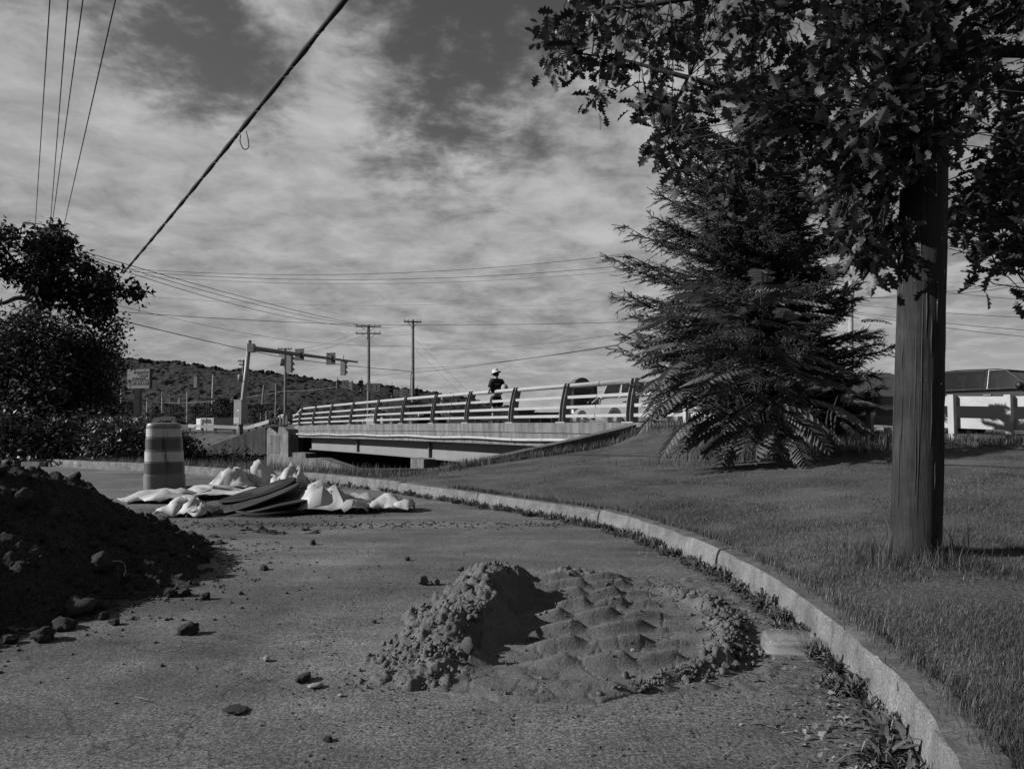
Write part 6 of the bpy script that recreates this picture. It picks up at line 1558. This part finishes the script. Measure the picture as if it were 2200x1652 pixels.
def signals():
    b = at(516, 918, 48); t = at(536, 733, 48); root = thing('signal_mast', 'grey steel traffic signal mast with a long arm over the road', 'signal mast', b)
    MB().tube([b - Vector((0, 0, .5)), b, at(526, 830, 48), t], [.20, .19, .155, .13], 14).build('mast', m_galv, root, True); MB().lathe([(.15, 0), (.13, .05), (0, .07)], 12, lambda p: p + t).build('cap', m_galv, root)
    a0 = at(540, 748, 47.9); a1 = at(768, 778, 59); MB().tube([a0, a1], [.17, .07], 12).build('arm', m_galv, root, True); MB().box(at(540, 748, 48), (.4, .45, .55)).build('arm_flange', m_galv, root)
    def arm(px): 
        tt = (px - 540) / 228.0; k = tt * (48 / 59.0) / (1 - tt + tt * 48 / 59.0); return a0.lerp(a1, k)
    sd = R(0)
    for px, dz, nm in ((621, -.75, 'traffic signal seen from behind nearest the mast'), (737, -.55, 'traffic signal seen from behind at the end of the arm')):
        p = arm(px) + Vector((0, .15, dz)); signal_head('traffic_signal', nm, p, 75, m_signlt, 1.12)
    for px, w, h, l in ((645, .68, .82, 'blank back of the road sign nearer the mast on the signal arm'), (712, .72, .9, 'blank back of the road sign nearer the arm tip')):
        p = arm(px) + Vector((0, -.18, -.02)); sign_plate('road_sign', l, p, w, h, 80, m_signdk, group='signs on the signal arm', back=m_signmid); 
        MB().box(p + Vector((.0, -.06, .0)), (.06, .05, .42)).build('sign_bracket', m_whitep, root)
    # control cabinet with pale notice on the mast
    c = at(517, 886, 47.6); cb = thing('control_cabinet', 'grey signal control cabinet with a white notice at the mast foot', 'cabinet', c)
    rot = Matrix.Rotation(R(-24), 3, 'Z'); MB().box(c, (.62, .55, 1.52), rot).build('box', m_carlight, cb); MB().box(c + rot @ Vector((-.06, -.285, -.50)), (.38, .02, .36), rot).build('notice', m_whitep, cb)
    for k in range(3): MB().box(c + rot @ Vector((-.16 + .09 * k, -.298, -.50)), (.014, .01, .34), rot).build('notice_line', m_signmid, cb)
    MB().box(c + Vector((0, 0, .78)), (.68, .6, .05), rot).build('lid', m_galv, cb); MB().box(c + rot @ Vector((.05, -.28, .12)), (.14, .01, .10), rot).build('label_plate', m_whitep, cb); MB().tube([c - Vector((0, 0, 1.6)), c - Vector((0, 0, .75))], .14, 8).build('stand', m_signmid, cb)
    # hanging signals and lane signs over the crossing, facing this way
    G = 'traffic signals'
    for px, py, Y, face, sz, l in ((776, 829, 82, 262, 1.15, 'signal hanging left of the two-crossarm pole'), (842, 841, 76, 262, 1.15, 'signal hanging between the two tall far poles'), (897, 848, 74, 262, 1.1, 'signal half hidden by the top rail right of the tallest pole')):
        signal_head('traffic_signal', l, at(px, py, Y), face, m_signdk, sz, G)
    for px, py, Y, w, h, ar, l in ((742, 826, 82, .80, .95, 'left', 'left-turn lane sign hanging among the far signals'), (809, 833, 80, .85, .95, 'up', 'straight-ahead lane sign right of the two-crossarm pole'), (850.5, 843, 75, .5, .62, 'up', 'small straight-ahead sign beside the middle far signal')):
        sign_plate('lane_sign', l, at(px, py, Y), w, h, 262, m_signmid, None, ar, 'lane signs over the crossing')
    for px, py, Y, face, sz, l in ((725, 826, 84, 20, 1.0, 'dark signal seen side-on at the left of the lane sign'), (756, 829, 83, 170, .95, 'pale signal seen side-on next to the left-turn sign'), (794, 832, 84, 180, 1.0, 'pale signal fixed to the two-crossarm pole'), (865, 845, 75, 175, .9, 'pale boxy signal above the top rail'), (874, 847, 74, 180, .85, 'second pale boxy signal above the top rail'), (421, 821, 90, 80, 1.3, 'signal hanging against the hill left of the mast'), (385, 864, 120, 80, 1.2, 'low signal above the drum')):
        signal_head('traffic_signal', l, at(px, py, Y), face, m_signlt, sz, G)
    # small street sign on a post, dark
    p = at(444, 858, 56); r_ = thing('street_sign', 'dark street name sign on a thin post left of the mast', 'sign', at(444, 925, 56)); MB().box(p, (.85, .04, .18)).build('plate', m_signdk, r_); MB().tube([at(444, 935, 56), at(444, 850, 56)], .03, 6).build('post', m_signdk, r_)
    p = at(594, 830, 80); r_ = thing('street_sign', 'pale square sign back on a post right of the mast', 'sign', at(592, 905, 80)); MB().box(p, (1.15, .05, .85)).build('plate', m_signlt, r_); MB().tube([at(591, 908, 79.9), at(593, 825, 79.9)], .07, 6).build('post', m_farpolelt, r_)
    # curved lamp post by the tallest far pole
    r_ = thing('lamp_post', 'slim curved lamp post beside the tallest far pole', 'lamp post', at(882, 860, 76)); MB().tube(catmull([at(881, 862, 76), at(882.5, 805, 76), at(885, 801, 76), at(887.5, 804, 76), at(887, 811, 76)], 6), .05, 6).build('shaft', m_farpolelt, r_, True)
signals()

def guardrail():
    top = [(405, 915), (432, 916), (460, 916.5), (500, 918), (532, 919), (548, 914), (563, 910), (578, 905), (592, 900), (601, 896), (610, 893)]; Y0 = [50.5, 50, 49.8, 49.5, 49.2, 49.0, 48.7, 48.4, 48.0, 47.6, 47.0]
    root = thing('guardrail', 'pale steel guardrail curving along the bank to the bridge end', 'guardrail', at(500, 930, 49.5)); P = [at(x, y, Y) for (x, y), Y in zip(top, Y0)]
    for a, b in zip(P[:-1], P[1:]): MB().bar(a, b, .06, .22).build('beam', m_rail, root)
    for p in P: MB().box(p + Vector((.05, .10, -.28)), (.13, .13, .95)).build('post', m_signlt, root)
    for px in (602, 608.5, 615.5): c = at(px, 904, 46.6); MB().box(c, (.09, .12, .66)).build('end_post', m_rail, root)
guardrail()

def signs():
    # car wash pylon sign
    c = at(300, 814, 62); root = thing('pylon_sign', 'car wash sign board on a dark post above the thicket', 'sign', at(300, 910, 62)); w, h = 2.25, 1.65; rot = Matrix.Rotation(R(-14), 3, 'Z')
    MB().box(c, (w, .3, h), rot).build('board', m_signdk, root); MB().box(c + rot @ Vector((0, -.156, .36)), (w * .95, .012, h * .5), rot).build('upper_panel', m_signlt, root); MB().box(c + rot @ Vector((0, -.156, -.68)), (w * .95, .012, h * .13), rot).build('lower_panel', m_signlt, root)
    e = (R(90), 0, R(-14)); text('Squeaky', .42, m_signdk, root, c + rot @ Vector((.28, -.17, .56)), e, bold=.006); text('Clean', .40, m_signdk, root, c + rot @ Vector((.45, -.17, .26)), e, bold=.006); text('Professional', .26, m_signdk, root, c + rot @ Vector((.05, -.17, .04)), e)
    text('Car Wash', .47, m_signlt, root, c + rot @ Vector((0, -.17, -.32)), e, bold=.006); MB().box(at(296, 872, 62), (.46, .46, 2.9)).build('post', m_signdk, root)
    # oval dealer sign
    c = at(579, 875, 100); root = thing('oval_sign', 'dark oval dealership sign on a pale column', 'sign', at(574, 905, 100)); pts = [(1.45 * math.cos(a), .56 * math.sin(a)) for a in np.linspace(0, 2 * math.pi, 33)[:-1]]
    MB().prism(pts, -.15, .15, lambda x, y, q: c + Vector((x, q, y))).build('oval', m_signdk, root); MB().tube([c + Vector((x * .96, -.16, y * .94)) for x, y in pts + pts[:1]], .035, 5, False).build('outline', m_signlt, root)
    text('Ford', .85, m_signlt, root, c + Vector((0, -.17, 0)), (R(90), 0, 0), shear=.35); MB().tube([at(574, 908, 100), at(574, 884, 100)], .22, 10).build('column', m_signlt, root)
    # motel sign
    Y = 52; c = at(1251, 866, Y); W_ = 57 * Y / 1600; H_ = 92 * Y / 1600; root = thing('motel_sign', 'tall dark arched motel sign standing beyond the bridge', 'sign', at(1251, 912, Y)); rot = Matrix.Rotation(R(22), 3, 'Z')
    MB().box(c + Vector((.05, .45, -.1)), (W_ * 1.02, .9, H_), rot).build('cabinet', m_signdk, root); fc = c + rot @ Vector((.1, -.02, 0)); MB().box(fc + Vector((.02, -.02, -.1)), (W_ * .86, .06, H_ * .96), rot).build('face', m_signmid, root)
    ap = [(-.55, 0)] + [(.62 * math.cos(a), .62 * math.sin(a) * .95) for a in np.linspace(math.pi, 0, 15)] + [(.55, 0)]; tp = at(1251, 831, Y)
    MB().prism(ap, 0, .8, lambda x, y, q: tp + rot @ Vector((x, q, y))).build('arch', m_signmid, root); MB().tube([tp + rot @ Vector((.64 * math.cos(a), -.01, .61 * math.sin(a))) for a in np.linspace(math.pi, 0, 15)], .035, 6).build('arch_rim', m_signdk, root)
    e = (R(90), 0, R(22)); text('Super', .62, m_black, root, at(1251, 839, Y - .35), e, shear=.3, bold=.012); text('8', 2.05, m_black, root, at(1250, 872, Y - .35), e, bold=.05, sx=1.25); 
    text('MOTEL', .12, m_black, root, at(1241, 891.5, Y - .35), e)
    for sc_, xx in ((.5, 0),): MB().tube([at(1250, 872, Y - .36) + rot @ Vector((.62 * math.cos(a), 0, .72 * math.sin(a) - .28)) for a in np.linspace(math.pi, 2 * math.pi, 18)], .022, 5).build('outline', m_signlt, root)
    # rental truck box at the left
    c = at(441, 907, 68); root = thing('box_truck', 'white rental box truck parked beyond the guardrail', 'truck', at(441, 930, 68)); rot = Matrix.Rotation(R(-38), 3, 'Z')
    MB().box(c + rot @ Vector((.25, 1.1, -.3)), (2.3, 2.2, 1.4), rot).build('box', m_carlight, root); MB().box(c + rot @ Vector((-1.2, 1.0, -.16)), (.72, 2.0, 1.0), rot).build('cab_over', m_whitep, root); MB().box(c + rot @ Vector((-1.3, .9, -1.0)), (1.2, 1.8, .75), rot).build('cab', m_carlight, root); MB().box(c + rot @ Vector((-1.35, -.02, -.85)), (.6, .04, .3), rot).build('windscreen', m_glass, root)
    text('U-HAUL', .46, m_black, root, c + rot @ Vector((.25, -.03, .06)), (R(90), 0, R(-38)), bold=.016)
    for x in (-.8, .7): MB().tube([c + Vector((x, -.2, -1.35)), c + Vector((x, .1, -1.35))], .35, 14).build('wheel', m_tyre, root)
    # white notice board standing behind the railing
    c = at(943, 860, 29.0); root = thing('notice_board', 'blank white board on thin legs behind the bridge railing', 'sign', at(943, 905, 29.0)); MB().box(c, (.30, .05, .24), Matrix.Rotation(R(-20), 3, 'Z')).build('board', m_whitep, root); MB().tube([at(950, 869, 29), at(963, 884, 29.2), at(963, 906, 29.2)], .012, 6).build('leg', m_whitep, root); MB().tube([at(938, 869, 29), at(938, 906, 29)], .012, 6).build('leg', m_signmid, root)
signs()

def buildings():
    def house(px0, px1, Y, yeave, yridge, label, wallm, roofm, depth=10, base=.45, letters=None, gable=False):
        a = at(px0, 900, Y); b = at(px1, 900, Y); ze = at(px0, yeave, Y).z; zr = at(px0, yridge, Y + depth * .4).z; root = thing('building', label, 'building', ((a.x + b.x) / 2, Y + depth / 2, base)); c = (a + b) / 2; w = b.x - a.x
        MB().box((c.x, Y + depth / 2, (base + ze) / 2), (w, depth, ze - base)).build('wall', wallm, root)
        if yridge < yeave - 1:
            vs = [(a.x - .4, Y - .4, ze), (b.x + .4, Y - .4, ze), (b.x + .4, Y + depth + .4, ze), (a.x - .4, Y + depth + .4, ze), (a.x + .3, Y + depth * .4, zr), (b.x - .3, Y + depth * .4, zr)]
            MB().add(vs, [(0, 1, 5, 4), (1, 2, 5), (2, 3, 4, 5), (3, 0, 4), (3, 2, 1, 0)]).build('roof', roofm, root); MB().box((c.x, Y - .42, ze - .06), (w + .8, .06, .16)).build('fascia_board', m_signlt, root)
        else: MB().box((c.x, Y + depth / 2, ze + .08), (w + .3, depth + .3, .16)).build('roof', roofm, root)
        n = max(1, int(w / 3.2))
        for k in range(n):
            x = a.x + (k + .5) * w / n; f = MB().box((x, Y - .03, base + (ze - base) * .52), (1.2, .08, (ze - base) * .42)).build('window', m_whitep, root); MB().box((x, Y - .075, base + (ze - base) * .52), (1.04, .02, (ze - base) * .34)).build('pane', m_signdk, f)
        return root
    house(1770, 2035, 36, 856, 801, 'low building with a dark shingle roof behind the fence', m_white, m_roof, 12)
    r = house(960, 1062, 88, 885, 885, 'low grey shop with dark wall letters behind the person', m_wall, m_concdk, 10); text('HUIR', .62, m_black, r, at(1022, 893, 87.8), (R(90), 0, 0), bold=.01, sx=1.3)
    house(1103, 1146, 70, 884, 884, 'dark boxy building right of the person behind the railing', m_signdk, m_signdk, 6)
    house(1146, 1200, 76, 889, 889, 'low dark building left of the motel sign', m_signmid, m_signdk, 6)
    house(700, 800, 130, 893, 893, 'long low store front behind the far railing', m_wall, m_concdk, 10)
    # white lattice rail and pale step by the low building
    root = thing('lattice_rail', 'small white slatted rail seen under the fence boards', 'railing', at(1848, 925, 20))
    for k in range(6): MB().box(at(1833 + k * 6, 917, 20), (.035, .03, .36)).build('slat', m_whitep, root)
    MB().bar(at(1830, 903, 20), at(1866, 905, 20), .05, .05).build('top_rail', m_whitep, root)
    root = thing('white_bench', 'low white bench glimpsed under the fence left of the pole', 'bench', at(1892, 930, 19)); MB().bar(at(1872, 917, 19), at(1912, 916, 19), .3, .05).build('seat', m_whitep, root)
    for px in (1876, 1908): MB().box(at(px, 925, 19), (.07, .25, .22)).build('leg', m_whitep, root)
buildings()

def far_trees():
    rnd = random.Random(9); G = 'trees beyond the crossing'
    def tr(px, ytop, ybase, Y, wpx, label, mat=m_tree, n=1100, size=.9, cone=False):
        b = at(px, ybase, Y); t = at(px, ytop, Y); H = t.z - b.z; w = wpx * Y / 1600 / 2; root = thing('tree', label, 'tree', b, group=G)
        MB().tube([b, b.lerp(t, .5), b.lerp(t, .85)], [H * .03, H * .02, H * .008], 6).build('trunk', m_bark, root, True); u = RNG.random(n) ** .8; a = RNG.uniform(0, 6.28, n); rad = (1 - u) ** .7 * w if cone else np.sqrt(np.clip(1 - ((u - .5) / .55) ** 2, .05, 1)) * w
        k = np.sqrt(RNG.random(n)); nz_ = np.array([1 + .35 * mnoise.noise(Vector((math.cos(q) * 2, math.sin(q) * 2, z * 5 + px))) for q, z in zip(a, u)])
        P = np.stack([b.x + rad * k * nz_ * np.cos(a), b.y + rad * k * nz_ * np.sin(a), b.z + H * (.04 + .94 * u)], -1); v, f = scatter(LEAF_V, LEAF_F, P, rand_rots(n, .8), RNG.uniform(.5, 1.1, n) * size * H / 9); tag(mesh_np('crown', v, f, mat, root), kind='stuff')
    for px, yt, yb, Y, w, l, c in ((478, 855, 915, 90, 40, 'drooping dark tree left of the signal mast', False), (505, 850, 915, 95, 40, 'dark tree right behind the signal mast', True), (445, 866, 915, 100, 40, 'rounded dark tree above the rental truck', False), (548, 868, 912, 95, 50, 'dark tree between the mast and the oval sign', False), (605, 870, 910, 120, 50, 'dark tree behind the oval sign', False),
                                 (650, 882, 912, 110, 60, 'low dark tree behind the far end of the railing', False), (420, 872, 915, 110, 34, 'low dark tree right of the drum top', False), (372, 868, 915, 105, 50, 'dark tree rising above the drum', False), (335, 872, 912, 100, 44, 'dark tree right of the car wash post', True), (275, 862, 912, 90, 50, 'dark tree left of the car wash post', False), (235, 850, 912, 85, 60, 'dark tree behind the thicket', False), (710, 890, 912, 130, 80, 'low trees seen through the far railing', False), (780, 893, 912, 140, 70, 'low dark tree between railing posts under the signals', False),
                                 (1060, 893, 912, 120, 60, 'low dark bush behind the legs of the person', False)):
        tr(px, yt, yb, Y, w, l, cone=c)
far_trees()
